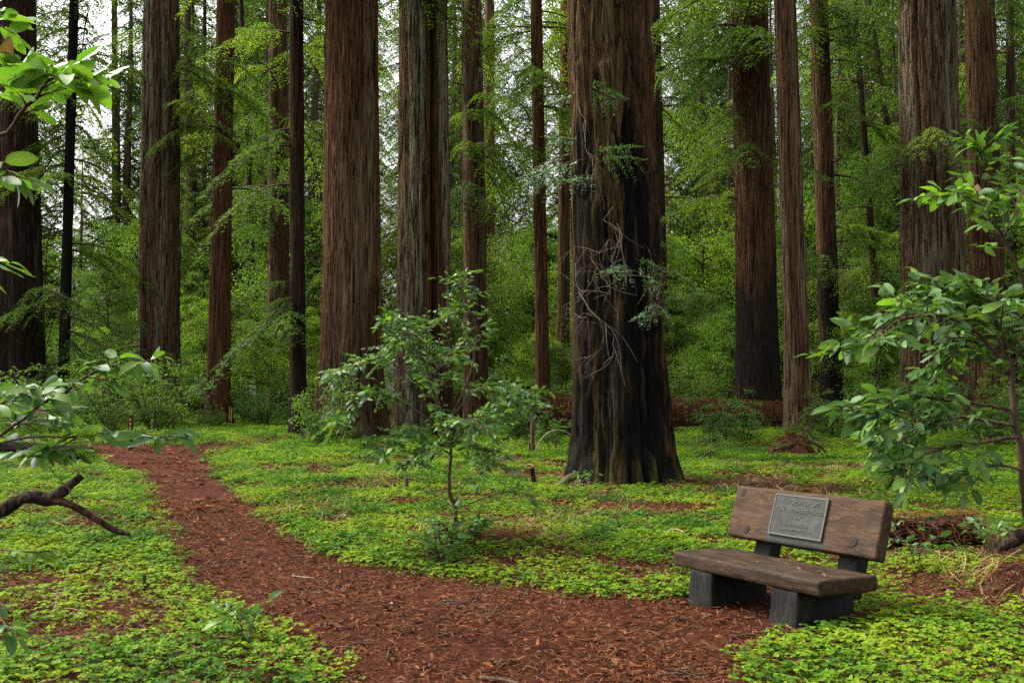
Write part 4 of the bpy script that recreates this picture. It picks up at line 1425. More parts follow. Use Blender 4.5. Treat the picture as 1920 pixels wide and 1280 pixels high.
S1.limb(px3([(845, 830), (900, 780), (955, 752), (1005, 762)], sd_, -0.2), 0.012, 0.003, 11, (0.15, 0.32), 0.25)
S1.limb(px3([(838, 790), (890, 735), (940, 735), (985, 742)], sd_, 0.5), 0.011, 0.003, 10, (0.15, 0.32), 0.25)
S1.limb(px3([(845, 850), (850, 812), (880, 785), (905, 800)], sd_, -0.8), 0.010, 0.003, 12, (0.18, 0.36), 0.2, per=8)
S1.limb(px3([(843, 835), (795, 805), (745, 822), (705, 842)], sd_, -0.6), 0.010, 0.003, 10, (0.15, 0.3), 0.25)
S1.limb(px3([(805, 650), (765, 618), (735, 600)], sd_, 0.2), 0.008, 0.002, 9, (0.15, 0.3), 0.2)
S1.limb(px3([(815, 720), (780, 655), (745, 640)], sd_, 0.5), 0.008, 0.002, 9, (0.15, 0.34), 0.2)
S1.limb(px3([(838, 800), (815, 705), (855, 650)], sd_, 0.9), 0.009, 0.002, 11, (0.2, 0.4), 0.3)
S1.limb(px3([(843, 840), (870, 830), (905, 850), (925, 872)], sd_, -0.9), 0.008, 0.002, 8, (0.12, 0.26), 0.25)
S1.limb(px3([(843, 830), (820, 835), (795, 850), (765, 870)], sd_, -0.9), 0.008, 0.002, 8, (0.12, 0.26), 0.25)
S1.limb(px3([(852, 955), (900, 935), (950, 922), (1000, 935)], sd_, -0.2), 0.006, 0.002, 5, (0.1, 0.22), 0.3, per=3)
S1.limb(px3([(848, 950), (870, 910), (900, 880)], sd_, 0.1), 0.005, 0.002, 3, (0.1, 0.2), 0.4, per=3)
S1.limb(px3([(860, 1030), (845, 1005), (838, 975)], sd_, -0.25), 0.005, 0.002, 8, (0.1, 0.22), 0.2, per=5)
S1.limb(px3([(868, 1030), (885, 1000), (898, 980)], sd_, -0.1), 0.005, 0.002, 7, (0.1, 0.2), 0.2, per=5)
S1.finish()

# shrub at the right edge, overhanging the bench's end
d2 = 4.7
b2 = Vector((P(1985, 700, d2).x, d2, 0)); b2.z = float(hgt(b2.x, b2.y))
S2 = Leafy("leafy_shrub", b2, "large broad-leaved shrub at the right edge, overhanging the bench's end", "shrub", 8, 0.087)
S2.more = 2.5
S2.limb([b2 - Vector((0, 0, 0.1))] + px3([(1935, 1000), (1908, 820), (1890, 690), (1868, 600), (1850, 530)], d2), 0.026, 0.006, 9, (0.12, 0.25), 0.55)
S2.limb(px3([(1960, 620), (1920, 520), (1868, 410), (1838, 330), (1842, 262)], d2, -0.2), 0.010, 0.0025, 9, (0.08, 0.16), 0.35, young=True, per=5)
S2.limb(px3([(1868, 400), (1815, 372), (1765, 368)], d2 - 0.1, -0.2), 0.005, 0.002, 5, (0.06, 0.14), 0.3, young=True, per=5)
S2.limb(px3([(1880, 440), (1915, 370), (1940, 300)], d2), 0.005, 0.002, 6, (0.08, 0.16), 0.2, young=True, per=5)
S2.limb(px3([(1890, 690), (1805, 602), (1720, 592), (1655, 620), (1622, 648)], d2, -0.3), 0.011, 0.0025, 12, (0.1, 0.22), 0.25)
S2.limb(px3([(1885, 690), (1830, 582), (1780, 545), (1742, 550)], d2, 0.3), 0.009, 0.0025, 10, (0.1, 0.22), 0.25)
S2.limb(px3([(1900, 770), (1800, 752), (1720, 742), (1655, 768), (1622, 785)], d2, -0.2), 0.010, 0.0025, 13, (0.1, 0.22), 0.25)
S2.limb(px3([(1905, 800), (1800, 785), (1735, 795), (1685, 822), (1655, 835)], d2, 0.2), 0.010, 0.0025, 13, (0.1, 0.22), 0.22)
S2.limb(px3([(1908, 820), (1820, 830), (1755, 845), (1715, 858), (1685, 868)], d2, -0.3), 0.010, 0.0025, 8, (0.1, 0.2), 0.25, updown=0)
S2.limb(px3([(1890, 700), (1850, 642), (1800, 655), (1752, 690)], d2, 0.4), 0.008, 0.002, 10, (0.1, 0.22), 0.2)
S2.limb(px3([(1920, 880), (1865, 870), (1810, 885), (1780, 900)], d2, 0.1), 0.007, 0.002, 4, (0.1, 0.2), 0.2, updown=-0.1)
S2.limb(px3([(1895, 720), (1915, 640), (1935, 560)], d2, 0.3), 0.007, 0.002, 8, (0.1, 0.22), 0.2)
S2.finish()

# shrub standing left of the frame, two limbs reach into the picture
d3 = 4.3
b3 = Vector((P(-170, 700, d3).x, d3, 0)); b3.z = float(hgt(b3.x, b3.y))
S3 = Leafy("leafy_shrub", b3, "broad-leaved shrub at the left edge with a pale arching twig above the dead forked branch", "shrub", 9, 0.098)
S3.more = 1.05
S3.limb([b3 - Vector((0, 0, 0.1))] + px3([(-150, 1100), (-110, 950), (-70, 880), (-60, 800)], d3), 0.022, 0.01, 5, (0.15, 0.3), 0.4)
S3.limb(px3([(-75, 890), (20, 800), (112, 742), (200, 690), (250, 686)], d3, -0.2), 0.009, 0.003, 12, (0.09, 0.2), 0.25, per=5)
S3.limb(px3([(-70, 850), (60, 818), (150, 822), (235, 812), (290, 815), (322, 815)], d3, -0.3), 0.006, 0.002, 7, (0.06, 0.12), 0.45, per=4)
S3.limb(px3([(-60, 800), (20, 745), (80, 732)], d3, -0.1), 0.007, 0.002, 9, (0.1, 0.2), 0.3, per=6)
S3.limb(px3([(-70, 880), (30, 850), (90, 842), (125, 850)], d3, -0.2), 0.007, 0.002, 9, (0.09, 0.18), 0.35, per=6)
S3.limb(px3([(-70, 870), (0, 820), (50, 790), (95, 785)], d3, 0.3), 0.007, 0.002, 10, (0.1, 0.2), 0.3, per=6)
S3.limb(px3([(-120, 1010), (-40, 1020), (20, 1030), (70, 1035)], d3, -0.2), 0.004, 0.002, 3, (0.06, 0.14), 0.6, per=3)
S3.limb(px3([(-130, 1100), (-40, 1130), (0, 1160), (20, 1180)], d3, -0.6), 0.005, 0.002, 4, (0.06, 0.12), 0.4, per=3)
S3.limb(px3([(60, 818), (110, 900), (150, 945)], d3, -0.3), 0.003, 0.0015, 1, (0.04, 0.06), 0.85, per=2, tip_leaves=4)
S3.finish()

d4 = 3.1
b4 = Vector((P(-330, 700, d4).x, d4, 0)); b4.z = float(hgt(b4.x, b4.y))
S4 = Leafy("young_tree", b4, "young tree at the upper left edge with large bright yellow-green leaves", "tree", 12, 0.10)
S4.limb([b4 - Vector((0, 0, 0.1))] + px3([(-320, 900), (-290, 600), (-240, 350), (-200, 200)], d4), 0.03, 0.014, 3, (0.15, 0.3), 0.8, young=True)
S4.limb(px3([(-230, 330), (-60, 262), (15, 238), (62, 192), (100, 150), (150, 142)], d4, -0.25), 0.010, 0.003, 7, (0.05, 0.12), 0.55, young=True, per=5, tip_leaves=7)
S4.limb(px3([(-230, 320), (-80, 230), (10, 160), (60, 140)], d4, 0.0), 0.007, 0.002, 5, (0.06, 0.12), 0.5, young=True, per=4)
S4.limb(px3([(-240, 360), (-90, 330), (0, 318), (15, 330)], d4, -0.1), 0.006, 0.002, 4, (0.06, 0.1), 0.6, per=3)
S4.limb(px3([(-260, 520), (-90, 500), (-15, 490)], d4, -0.1), 0.006, 0.002, 3, (0.06, 0.1), 0.6, young=True, per=3)
S4.limb(px3([(-220, 230), (-80, 60), (0, 25)], d4, -0.1), 0.006, 0.002, 3, (0.06, 0.1), 0.6, young=True, per=3)
S4.finish()
# ------------------------------------------------------------------ logs, stubs, posts, fallen wood
def log_geo(a, b, r0, r1, seed, nseg=90, amp=0.05, burn=0.0, moss=0.0, ragged=0.25, hollow=0.35, lich=0.0, freq=5.0):
    """a lying log from a to b: furrowed round, ragged ends closed with rough discs; coordinates relative to a"""
    a, b = Vector(a), Vector(b)
    L = (b - a).length
    n = max(12, int(L / 0.12))
    zs = np.linspace(0, L, n)
    V, F, at = trunk_geo(r0, L, 0.03, seed, nseg, zs, amp=amp, freq=freq, taper=(1 - r1 / r0) / L, lobes=0.07, burn=burn, burn_h=L * 3, moss=0, lich=lich)
    V = V.reshape(n, nseg, 3)
    th = np.linspace(0, 2 * np.pi, nseg, endpoint=False)
    for row, sg, sd in ((0, -1, 1), (n - 1, 1, 2)):
        V[row, :, 2] += sg * ragged * r0 * (fbm(np.cos(th) * 3, np.sin(th) * 3, 0, seed + sd, 3) - 0.2)
    caps, CF = [], []
    base = n * nseg
    for row in (0, n - 1):
        ring = V[row]
        c = ring.mean(0)
        prev = np.arange(nseg) + row * nseg
        for q, dz in ((0.8, 0.04), (0.5, hollow * 0.7), (0.2, hollow)):
            new = c + (ring - c) * q
            new[:, 2] = c[2] + (ring[:, 2] - c[2]) * 0.4 + (dz * r0 + 0.05 * r0 * RNG.normal(0, 1, nseg)) * (1 if row == 0 else -1)
            idx = base + np.arange(nseg)
            base += nseg
            caps.append(new)
            k2 = np.roll(np.arange(nseg), -1)
            CF.append(np.stack([prev, prev[k2], idx[k2], idx], 1))
            prev = idx
        caps.append(caps[-1].mean(0, keepdims=True))
        CF.append(np.stack([prev, np.roll(prev, -1), np.full(nseg, base), np.full(nseg, base)], 1)[:, :3])
        base += 1
    allV = np.concatenate([V.reshape(-1, 3)] + caps)
    d = (b - a).normalized()
    q = d.to_track_quat('Z', 'Y').to_matrix()
    allV = allV @ np.array(q).T
    m = len(allV) - n * nseg
    at = {k: np.concatenate([v, np.zeros(m)]) for k, v in at.items()}
    # moss grows on the upper side
    up = allV[:, 2] - np.array([(d * d.dot(Vector(v)))[2] for v in allV])
    at["moss"] = moss * sstep(0.1, 0.8, up / r0) * sstep(0.35, 0.6, fbm(allV[:, 0] * 2, allV[:, 1] * 2, allV[:, 2] * 2, seed + 31, 3))
    if burn: at["burn"] = np.maximum(at["burn"], 0)
    return allV, [F] + CF, at


def litter_heap(name, parent, n, place, seed, mat, lmin=0.08, lmax=0.28, w=0.012):
    """a mat of dead needles lying on the surface given by place(rng) -> (point, normal)"""
    rng = np.random.default_rng(seed)
    acc = Acc()
    for i in range(n):
        p, nv = place(rng)
        t = unit(np.cross(nv, unit(rng.normal(0, 1, 3))))
        s = np.cross(nv, t)
        L = rng.uniform(lmin, lmax)
        u = np.linspace(-0.5, 0.5, 4)[:, None]
        c = p + t * L * u + s * L * rng.normal(0, 0.25) * u * u + nv * (0.012 + rng.uniform(0, 0.03) + rng.normal(0, 0.10) * L * u)
        ww = w * rng.uniform(0.5, 1.4) * np.array([0.5, 1, 1, 0.3])[:, None] / 2
        sv = unit(s + nv * rng.normal(0, 0.5))
        acc.add(np.concatenate([c + sv * ww, c - sv * ww]), [[k, k + 1, k + 5, k + 4] for k in range(3)])
    o = link(name, acc.mesh(name, [mat], False), parent)
    o["kind"] = "stuff"
    return o


def branch_piece(pts, r, seed, n=9, knob=0.25, step=0.02):
    """a rough dead limb through pts with radii r (lists of equal length)"""
    c = curve(pts, max(8, int(sum((Vector(pts[i + 1]) - Vector(pts[i])).length for i in range(len(pts) - 1)) / step)))
    rr = np.interp(np.linspace(0, 1, len(c)), np.linspace(0, 1, len(r)), r)
    V, F = tube(c, rr, n)
    V = V.reshape(len(c), n, 3)
    th = np.linspace(0, 2 * np.pi, n, endpoint=False)
    k = fbm(np.cos(th)[None, :] * 1.2, np.sin(th)[None, :] * 1.2, np.arange(len(c))[:, None] * 0.13, seed, 3) - 0.5
    V = c[:, None, :] + (V - c[:, None, :]) * (1 + 2 * knob * k[:, :, None])
    V = V.reshape(-1, 3)
    m = len(V)
    V = np.concatenate([V, [c[0], c[-1]]])
    C1 = [(m, (i + 1) % n, i) for i in range(n)]
    C2 = [(m + 1, m - n + i, m - n + (i + 1) % n) for i in range(n)]
    return V, [F, np.array(C1 + C2)]


def stick(name, label, cat, pts, r, mat, seed, at=None, n=9, knob=0.25, parent=None, group=None, step=0.02):
    base = Vector(at) if at is not None else Vector(pts[0])
    V, F = branch_piece([Vector(p) - base for p in pts], r, seed, n, knob, step)
    o = link(name, mesh_np(name, V, F, [mat], [0, 0]), parent, loc=None if parent else base)
    if label: tag(o, label, cat, group)
    return o


# the long red fallen log behind the fire-scarred redwood
la, lb = P(992, 768, 36.5), P(1735, 765, 44)
ga, gb = float(hgt(la.x, la.y)), float(hgt(lb.x, lb.y))
la.z, lb.z = ga + 0.80, gb + 0.42
lg = empty("fallen_log", la, "long fallen redwood log under red needles, running behind the fire-scarred trunk", "log")
V, F, at = log_geo(la, lb, 0.86, 0.56, 71, 100, 0.05, 0.4, 0.9, 0.5)
link("log_body", mesh_np("log_body", V, F, [BARK_RED], [0] * len(F), attrs=at), lg)
_d = np.array(lb - la)
_Ld = np.linalg.norm(_d)
_d = _d / _Ld


def on_log(rng):
    t = rng.uniform(0, 1) ** 1.3
    a = math.radians(rng.uniform(40, 170))
    fr = np.array([_d[1], -_d[0], 0]); fr = fr / np.linalg.norm(fr)      # towards the camera
    if fr[1] > 0: fr = -fr
    upv = np.cross(fr, _d); upv = upv if upv[2] > 0 else -upv
    nv = math.cos(a - math.pi / 2) * upv + math.sin(a - math.pi / 2) * fr
    r = 0.86 + (0.56 - 0.86) * t
    return _d * _Ld * t + nv * r, nv


litter_heap("needle_mat", lg, 4500, on_log, 72, M_LITTER, 0.12, 0.4, 0.022)
up_ = SHRUBS[0]
for (px, py, d, s) in ((1015, 735, 36.6, 0.16), (1045, 742, 37, 0.15), (1062, 750, 37.2, 0.14), (1080, 752, 37.4, 0.14), (1300, 757, 39.5, 0.14), (1410, 757, 40.5, 0.18), (1445, 758, 41, 0.14)):
    p = P(px, py + 6, d) - la
    link("moss_tuft", SHRUBS[rnd.randrange(4)][1], lg, loc=p, rot=(0, 0, rnd.uniform(0, 6)), scale=(s * 1.6, s * 1.6, s))

# dark log lying at the left, its cut end towards the path
p0 = on_ground(170, 864); p1 = p0 + Vector((-5.0, 0.5, 0))
p0.z += 0.20; p1.z = float(hgt(p1.x, p1.y)) + 0.22
V, F, at = log_geo(p0, p1, 0.225, 0.24, 74, 60, 0.02, 0.7, 0.6, 0.15, 0.7)
o = link("fallen_log", mesh_np("fallen_log", V, F, [BARK_DARK], [0] * len(F), attrs=at), loc=p0)
tag(o, "small dark hollow log with its round end facing the path at the left", "log")

# posts
def post(px, py, h, w, label, cap, seed, mark):
    g = on_ground(px, py)
    t = empty("trail_post", g, label, "post", rz=0.2)
    hw = w / 2
    soft_slab("post", box8(-hw, hw, -hw, hw, -0.2, h), TWIG if not cap else M_SEAT, t, 4, 4, 14, 0.012, 0.004, seed)
    V, Fb = [], []
    for x0, x1, y0, y1, z0, z1 in mark:
        k = len(V)
        V.extend(box8(x0, x1, y0, y1, z0, z1))
        Fb.extend([[k + q for q in f] for f in ((0, 1, 3, 2), (4, 6, 7, 5), (0, 4, 5, 1), (2, 3, 7, 6), (0, 2, 6, 4), (1, 5, 7, 3))])
    return t, V, Fb


M_YELLOW = new_mat("yellow_paint")[0]
M_YELLOW.node_tree.nodes["Principled BSDF"].inputs["Base Color"].default_value = (0.50, 0.24, 0.03, 1)
M_YELLOW.node_tree.nodes["Principled BSDF"].inputs["Roughness"].default_value = 0.6
t_, V, Fb = post(244, 845, 0.98, 0.115, "slim grey-brown wooden trail post with yellow marks at the path bend", 1, 5,
                 [(-0.022, 0.022, -0.068, -0.050, 0.98 - 0.17 - 0.11 * i, 0.98 - 0.105 - 0.11 * i) for i in range(4)])
link("marker", mesh_np("marker", V, [Fb], [M_YELLOW], smooth=False), t_)
t_, V, Fb = post(432, 797, 0.92, 0.12, "yellow-edged marker post at the foot of the reddish redwood", 0, 6, [(-0.068, -0.03, -0.066, -0.045, 0.25, 0.9), (0.03, 0.068, -0.066, -0.045, 0.2, 0.86)])
link("marker", mesh_np("marker", V, [Fb], [M_YELLOW], smooth=False), t_)

# dead forked branch at the left
tip = on_ground(243, 1028)
dy = tip.y
fk = P(95, 938, dy - 0.1)
r_ = P(-150, 1000, dy + 0.2); r_.z = float(hgt(r_.x, r_.y)) + 0.03
fb = empty("dead_branch", fk, "dark forked dead branch lying above the sorrel at the left edge", "branch")
M_DEAD = bark_mat("dead_bark", (0.008, 0.006, 0.006), (0.030, 0.022, 0.019), (0.085, 0.066, 0.055), fz=3.0, fxy=16)
M_DEADR = bark_mat("dead_bark_brown", (0.020, 0.011, 0.008), (0.070, 0.040, 0.028), (0.15, 0.095, 0.07), fz=3.0, fxy=22)
rel = lambda q: Vector(q) - fk
stick("limb", None, None, [rel(r_), rel(P(-60, 985, dy + 0.1)), rel(P(0, 958, dy)), rel(P(50, 932, dy - 0.1)), rel(P(95, 934, dy - 0.1)), rel(P(128, 912, dy - 0.1)), rel(P(152, 890, dy - 0.05))], [0.06, 0.062, 0.066, 0.062, 0.066, 0.05, 0.043], M_DEAD, 81, at=(0, 0, 0), n=20, knob=0.45, parent=fb)
stick("side_limb", None, None, [rel(P(88, 936, dy - 0.12)), rel(P(130, 945, dy - 0.15)), rel(P(180, 972, dy - 0.1)), rel(P(215, 1003, dy) + Vector((0, 0, 0.05))), rel(tip + Vector((0, 0, 0.12)))], [0.042, 0.036, 0.033, 0.028, 0.018], M_DEADR, 82, at=(0, 0, 0), n=14, knob=0.45, parent=fb)

# rotten log behind the bench
q0 = on_ground(1640, 1035); q1 = on_ground(1822, 1030)
q0 = q0 + (q0 - q1) * 0.25
q0.z += 0.10; q1.z += 0.12
rl = empty("rotten_log", q0, "low rotten log with sorrel on it, behind the bench's right end", "log")
V, F, at = log_geo(q0, q1, 0.17, 0.20, 84, 60, 0.05, 0.5, 0.8, 0.9, 0.4)
link("log_body", mesh_np("log_body", V, F, [BARK_DARK], [0] * len(F), attrs=at), rl)
_e = np.array(q1 - q0)
for k, (f, zz, w) in enumerate(((0.2, 0.17, 0.5), (0.75, 0.1, 0.35))):
    pp = Vector(_e) * f
    V, F = branch_piece([pp + Vector((-w, -0.05, zz)), pp + Vector((0, -0.12, zz + 0.03)), pp + Vector((w, -0.02, zz - 0.03))], [0.03, 0.045, 0.02], 86 + k, 8, 0.5)
    link("wood_splinter", mesh_np("wood_splinter", V, F, [M_DEADR], [0, 0]), rl)
litter_heap("needle_mat", rl, 900, lambda g: (np.array(_e) * g.uniform(-0.05, 1.1) + np.array([0, 0, 0.0]) + (lambda a: np.array([0, -math.cos(a) * 0.21, math.sin(a) * 0.21]))(g.uniform(-0.4, 1.9)), np.array([0, -0.6, 0.8])), 85, M_LITTER, 0.03, 0.13, 0.005)
for k in range(26):
    pp = Vector(_e) * rnd.uniform(0.1, 0.75) + Vector((0, rnd.uniform(-0.16, 0.10), rnd.uniform(0.10, 0.17)))
    link("sorrel", CLOVER[rnd.randrange(6)], rl, loc=pp, rot=(rnd.uniform(-.2, .2), rnd.uniform(-.2, .2), rnd.uniform(0, 6)), scale=rnd.uniform(0.8, 1.3))

# heap of needles and roots at the right edge
m0 = on_ground(1905, 1140)


def heap(name, label, c, rx, ry, h, seed, mat, n, litter, lmin, lmax, w, cat="mound", mossy=0.0):
    t = empty(name, c, label, cat)
    u, v = np.meshgrid(np.linspace(0, 1, 26), np.linspace(0, 2 * np.pi, 48, endpoint=False), indexing='ij')
    z = h * (1 - u ** 2) * (0.7 + 0.9 * (fbm(np.cos(v) * u * 3, np.sin(v) * u * 3, 0, seed, 3) - 0.2)) - 0.06 * u
    rr = u * (1 + 0.35 * (fbm(np.cos(v) * 1.5, np.sin(v) * 1.5, 0, seed + 1, 2) - 0.5))
    V = np.stack([rr * rx * np.cos(v), rr * ry * np.sin(v), z], -1).reshape(-1, 3)
    i, j = np.meshgrid(np.arange(25), np.arange(48), indexing='ij')
    F = np.stack([i * 48 + j, (i + 1) * 48 + j, (i + 1) * 48 + (j + 1) % 48, i * 48 + (j + 1) % 48], -1).reshape(-1, 4)
    a = {"burn": np.zeros(len(V)), "lichen": np.zeros(len(V)), "moss": mossy * np.ones(len(V))}
    link("soil", mesh_np("soil", V, [F], [mat], attrs=a), t)
    litter_heap("needle_mat", t, n, lambda g: (lambda p: (p, unit(np.array([p[0] / rx ** 2, p[1] / ry ** 2, 1.2 / h]))))(V[g.integers(len(V))]), seed + 2, litter, lmin, lmax, w)
    return t


hp = heap("needle_mound", "mound of red-brown dead needles and roots at the right edge, under the shrub", m0 + Vector((0.25, 0.15, 0)), 0.42, 0.45, 0.30, 91, M_GROUND, 1600, M_LITTER, 0.03, 0.13, 0.005)
for k in range(6):
    a = rnd.uniform(2.2, 4.6)
    V, F = branch_piece([Vector((0.15 * math.cos(a), 0.1 * math.sin(a), 0.24)), Vector((0.30 * math.cos(a + .3), 0.32 * math.sin(a + .3), 0.15)), Vector((0.45 * math.cos(a + .2), 0.5 * math.sin(a + .2), -0.02))], [0.007, 0.006, 0.003], 95 + k, 6, 0.4)
    link("root", mesh_np("root", V, F, [M_DEADR], [0, 0]), hp)
sl = on_ground(1872, 1048); sl2 = sl + Vector((0.35, 0.12, 0.16))
stick("wood_slab", "grey weathered wood slab leaning on the needle mound at the right edge", "wood", [sl + Vector((-0.05, 0, 0.02)), (sl + sl2) / 2 + Vector((0, 0, 0.05)), sl2], [0.05, 0.075, 0.06], M_DEAD, 99, n=9, knob=0.4)

# mossy mound with dead sticks in front of the slim grey-brown redwood
m1 = on_ground(1482, 860)
hp = heap("mossy_mound", "low mossy mound with dead sticks in front of the slim grey-brown redwood", m1, 0.75, 0.55, 0.5, 101, M_GROUND, 500, M_LITTER, 0.08, 0.3, 0.014, mossy=0.8)
for k in range(10):
    link("moss_tuft", SHRUBS[k % 4][1], hp, loc=(rnd.uniform(-.5, .4), rnd.uniform(-.35, .2), 0.25), rot=(0, 0, rnd.uniform(0, 6)), scale=(0.16, 0.16, 0.11))
for k, (a, b, c) in enumerate((((1466, 850), (1485, 835), (1512, 805)), ((1512, 812), (1513, 835), (1514, 855)), ((1512, 826), (1540, 838), (1562, 870)), ((1512, 800), (1525, 820), (1545, 818)), ((1535, 838), (1536, 855), (1536, 868)))):
    d = m1.y - 0.3
    stick("dead_stick", ["dead stick slanting up left on the mossy mound", "upright dead stick on the mossy mound", "dead stick slanting down right of the mossy mound", "short dead twig forking above the mossy mound", "small upright stub right of the mossy mound"][k], "stick",
          [P(*a, d), P(*b, d), P(*c, d)], [0.035, 0.03, 0.018] if k != 4 else [0.03, 0.05, 0.05], TWIG if k % 2 else M_DEADR, 110 + k, n=7, step=0.05, group="dead sticks about the mossy mound")

# stubs and sticks near the fire-scarred redwood
def up_stub(px, py, h, r, label, mat, seed, lean=(0, 0), name="broken_stub", cat="stub"):
    g = on_ground(px, py)
    stick(name, label, cat, [g - Vector((0, 0, 0.08)), g + Vector((lean[0] * 0.5, lean[1] * 0.5, h * 0.5)), g + Vector((lean[0], lean[1], h))], [r * 1.15, r, r * 0.85], mat, seed, n=9, knob=0.45)


up_stub(999, 860, 0.95, 0.055, "upright broken brown stub in the sorrel left of the fire-scarred redwood", TWIG, 120)
up_stub(993, 862, 0.3, 0.02, "thin dark stub beside the taller brown one", TWIG_DARK, 121)
up_stub(1042, 857, 0.35, 0.03, "short brown stub close left of the fire-scarred redwood", TWIG, 122)
up_stub(1003, 920, 0.28, 0.045, "short black burnt stub in the sorrel before the fire-scarred redwood", M_DEAD, 123, (-0.06, 0))
up_stub(270, 1112, 0.14, 0.016, "small mossy stub in the sorrel at lower left", TWIG_MOSS, 124)
up_stub(762, 930, 0.2, 0.03, "small grey stub left of the sapling", TWIG, 125)
g = on_ground(1050, 925)
stick("mossy_limb", "moss-covered broken limb leaning on the foot of the fire-scarred redwood", "branch", [g, P(1058, 905, g.y), P(1072, 893, g.y + 0.1), P(1087, 889, g.y + 0.3)], [0.085, 0.075, 0.06, 0.04], TWIG_MOSS, 126, n=12, knob=0.5)
g = on_ground(922, 838)
stick("dark_stick", "short black stick lying in front of the red fallen log", "stick", [g, P(940, 828, g.y), P(957, 821, g.y)], [0.06, 0.07, 0.07], M_DEAD, 127, n=9)
g = on_ground(1004, 862)
stick("arching_stem", "pale dead stem arching over beside the upright brown stub", "stem", [g, P(1008, 835, g.y), P(1024, 814, g.y), P(1045, 806, g.y), P(1066, 812, g.y + 0.1), P(1073, 818, g.y + 0.1)], [0.022, 0.02, 0.018, 0.016, 0.012, 0.006], TWIG_PALE, 128, n=7)
g = on_ground(548, 1086)
stick("forked_twig", "pale broken twig lying on the path near the sorrel edge", "twig", [g + Vector((0, 0, 0.04)), P(563, 1082, g.y), P(590, 1083, g.y) + Vector((0, 0, 0.0))], [0.010, 0.012, 0.007], TWIG_PALE, 129, n=7)
g = on_ground(940, 1288)
stick("twig_piece", "short brown stick on the path at the bottom edge", "twig", [g + Vector((-0.12, 0.1, 0.03)), g + Vector((0, 0.05, 0.035)), g + Vector((0.14, -0.05, 0.03))], [0.012, 0.013, 0.010], TWIG, 130, n=7)
g = on_ground(845, 1137)
stick("twig_piece", "straight dead twig lying on the middle of the path", "twig", [g + Vector((-0.05, 0, 0.03)), g + Vector((0.05, 0.0, 0.03)), g + Vector((0.22, 0.02, 0.025))], [0.012, 0.009, 0.006], TWIG, 131, n=7)
g = on_ground(1330, 868)
stick("curved_stick", "curved brown dead stick right of the fire-scarred redwood", "stick", [P(1310, 868, g.y - .3), P(1325, 850, g.y), P(1338, 846, g.y + .2)], [0.03, 0.025, 0.015], M_DEADR, 132, n=7)

# dead twigs and green sprays growing from the fire-scarred redwood
mt = TREES["main"]


def on_main(px, py, out):
    p = P(px, py, mt["base"].y - mt["rb"] - out)
    # pull sideways points back onto the bark's curve
    z = p.z - mt["base"].z
    cx = mt["base"].x + mt["lx"] * z
    rr = mt["rb"] * (1 - 0.008 * z) * 1.05
    dx = p.x - cx
    y = mt["base"].y - math.sqrt(max(0.05, rr * rr - min(dx * dx, rr * rr * 0.98))) - out
    return P(px, py, y) - mt["base"]


def vine(pts, r0, r1, seed, side=0):
    c = curve([on_main(*p) for p in pts], 30)
    c = c + (fbm(np.arange(30)[:, None] * 0.3, np.arange(3)[None] * 5.1, 0, seed, 3) - 0.5) * 0.10
    acc = Acc()
    acc.add(*tube(c, np.linspace(r0, r1, 30) * 0.45, 5))
    rng = np.random.default_rng(seed)
    for k in range(side):
        i = int(rng.uniform(4, 28))
        d = unit(c[i] - c[i - 1]) + rng.normal(0, 0.8, 3) * np.array([1, 0.3, 1])
        L = rng.uniform(0.15, 0.6)
        u = np.linspace(0, 1, 8)[:, None]
        t = c[i] + unit(d) * L * u + rng.normal(0, 0.25, 3) * np.array([1, .3, 1]) * L * u * u + np.array([0, 0, -0.3]) * L * u * u
        acc.add(*tube(t, np.linspace(r1 * 0.7, 0.002, 8), 4))
    link("dead_twig", acc.mesh("dead_twig", [TWIG_GREY]), mt["root"])


vine([(1085, 195, .05), (1095, 230, .15), (1098, 270, .3), (1112, 310, .4), (1118, 330, .4)], 0.016, 0.008, 1, 8)
vine([(1150, 385, .05), (1135, 410, .25), (1160, 430, .35), (1160, 460, .35), (1145, 450, .4), (1120, 470, .4), (1085, 465, .35), (1062, 475, .25)], 0.014, 0.006, 2, 14)
vine([(1155, 420, .1), (1165, 450, .3), (1168, 490, .35), (1175, 520, .35), (1160, 500, .4), (1140, 480, .4)], 0.014, 0.006, 3, 12)
vine([(1105, 470, .3), (1115, 500, .4), (1108, 530, .45), (1095, 545, .45), (1080, 530, .4), (1075, 500, .35)], 0.012, 0.006, 4, 14)
vine([(1085, 545, .35), (1105, 575, .5), (1125, 598, .55), (1140, 610, .5), (1152, 640, .4), (1140, 680, .3), (1098, 705, .15)], 0.014, 0.008, 5, 6)
vine([(1110, 590, .5), (1080, 598, .5), (1045, 595, .4)], 0.009, 0.004, 6, 8)
vine([(1125, 600, .5), (1130, 630, .45), (1120, 660, .35), (1095, 670, .2)], 0.008, 0.004, 7, 3)
vine([(1215, 470, .1), (1225, 500, .3), (1235, 530, .35), (1238, 560, .4), (1230, 580, .4)], 0.012, 0.006, 8, 14)
vine([(1120, 500, .3), (1135, 530, .4), (1145, 550, .4), (1140, 520, .4)], 0.010, 0.005, 9, 10)
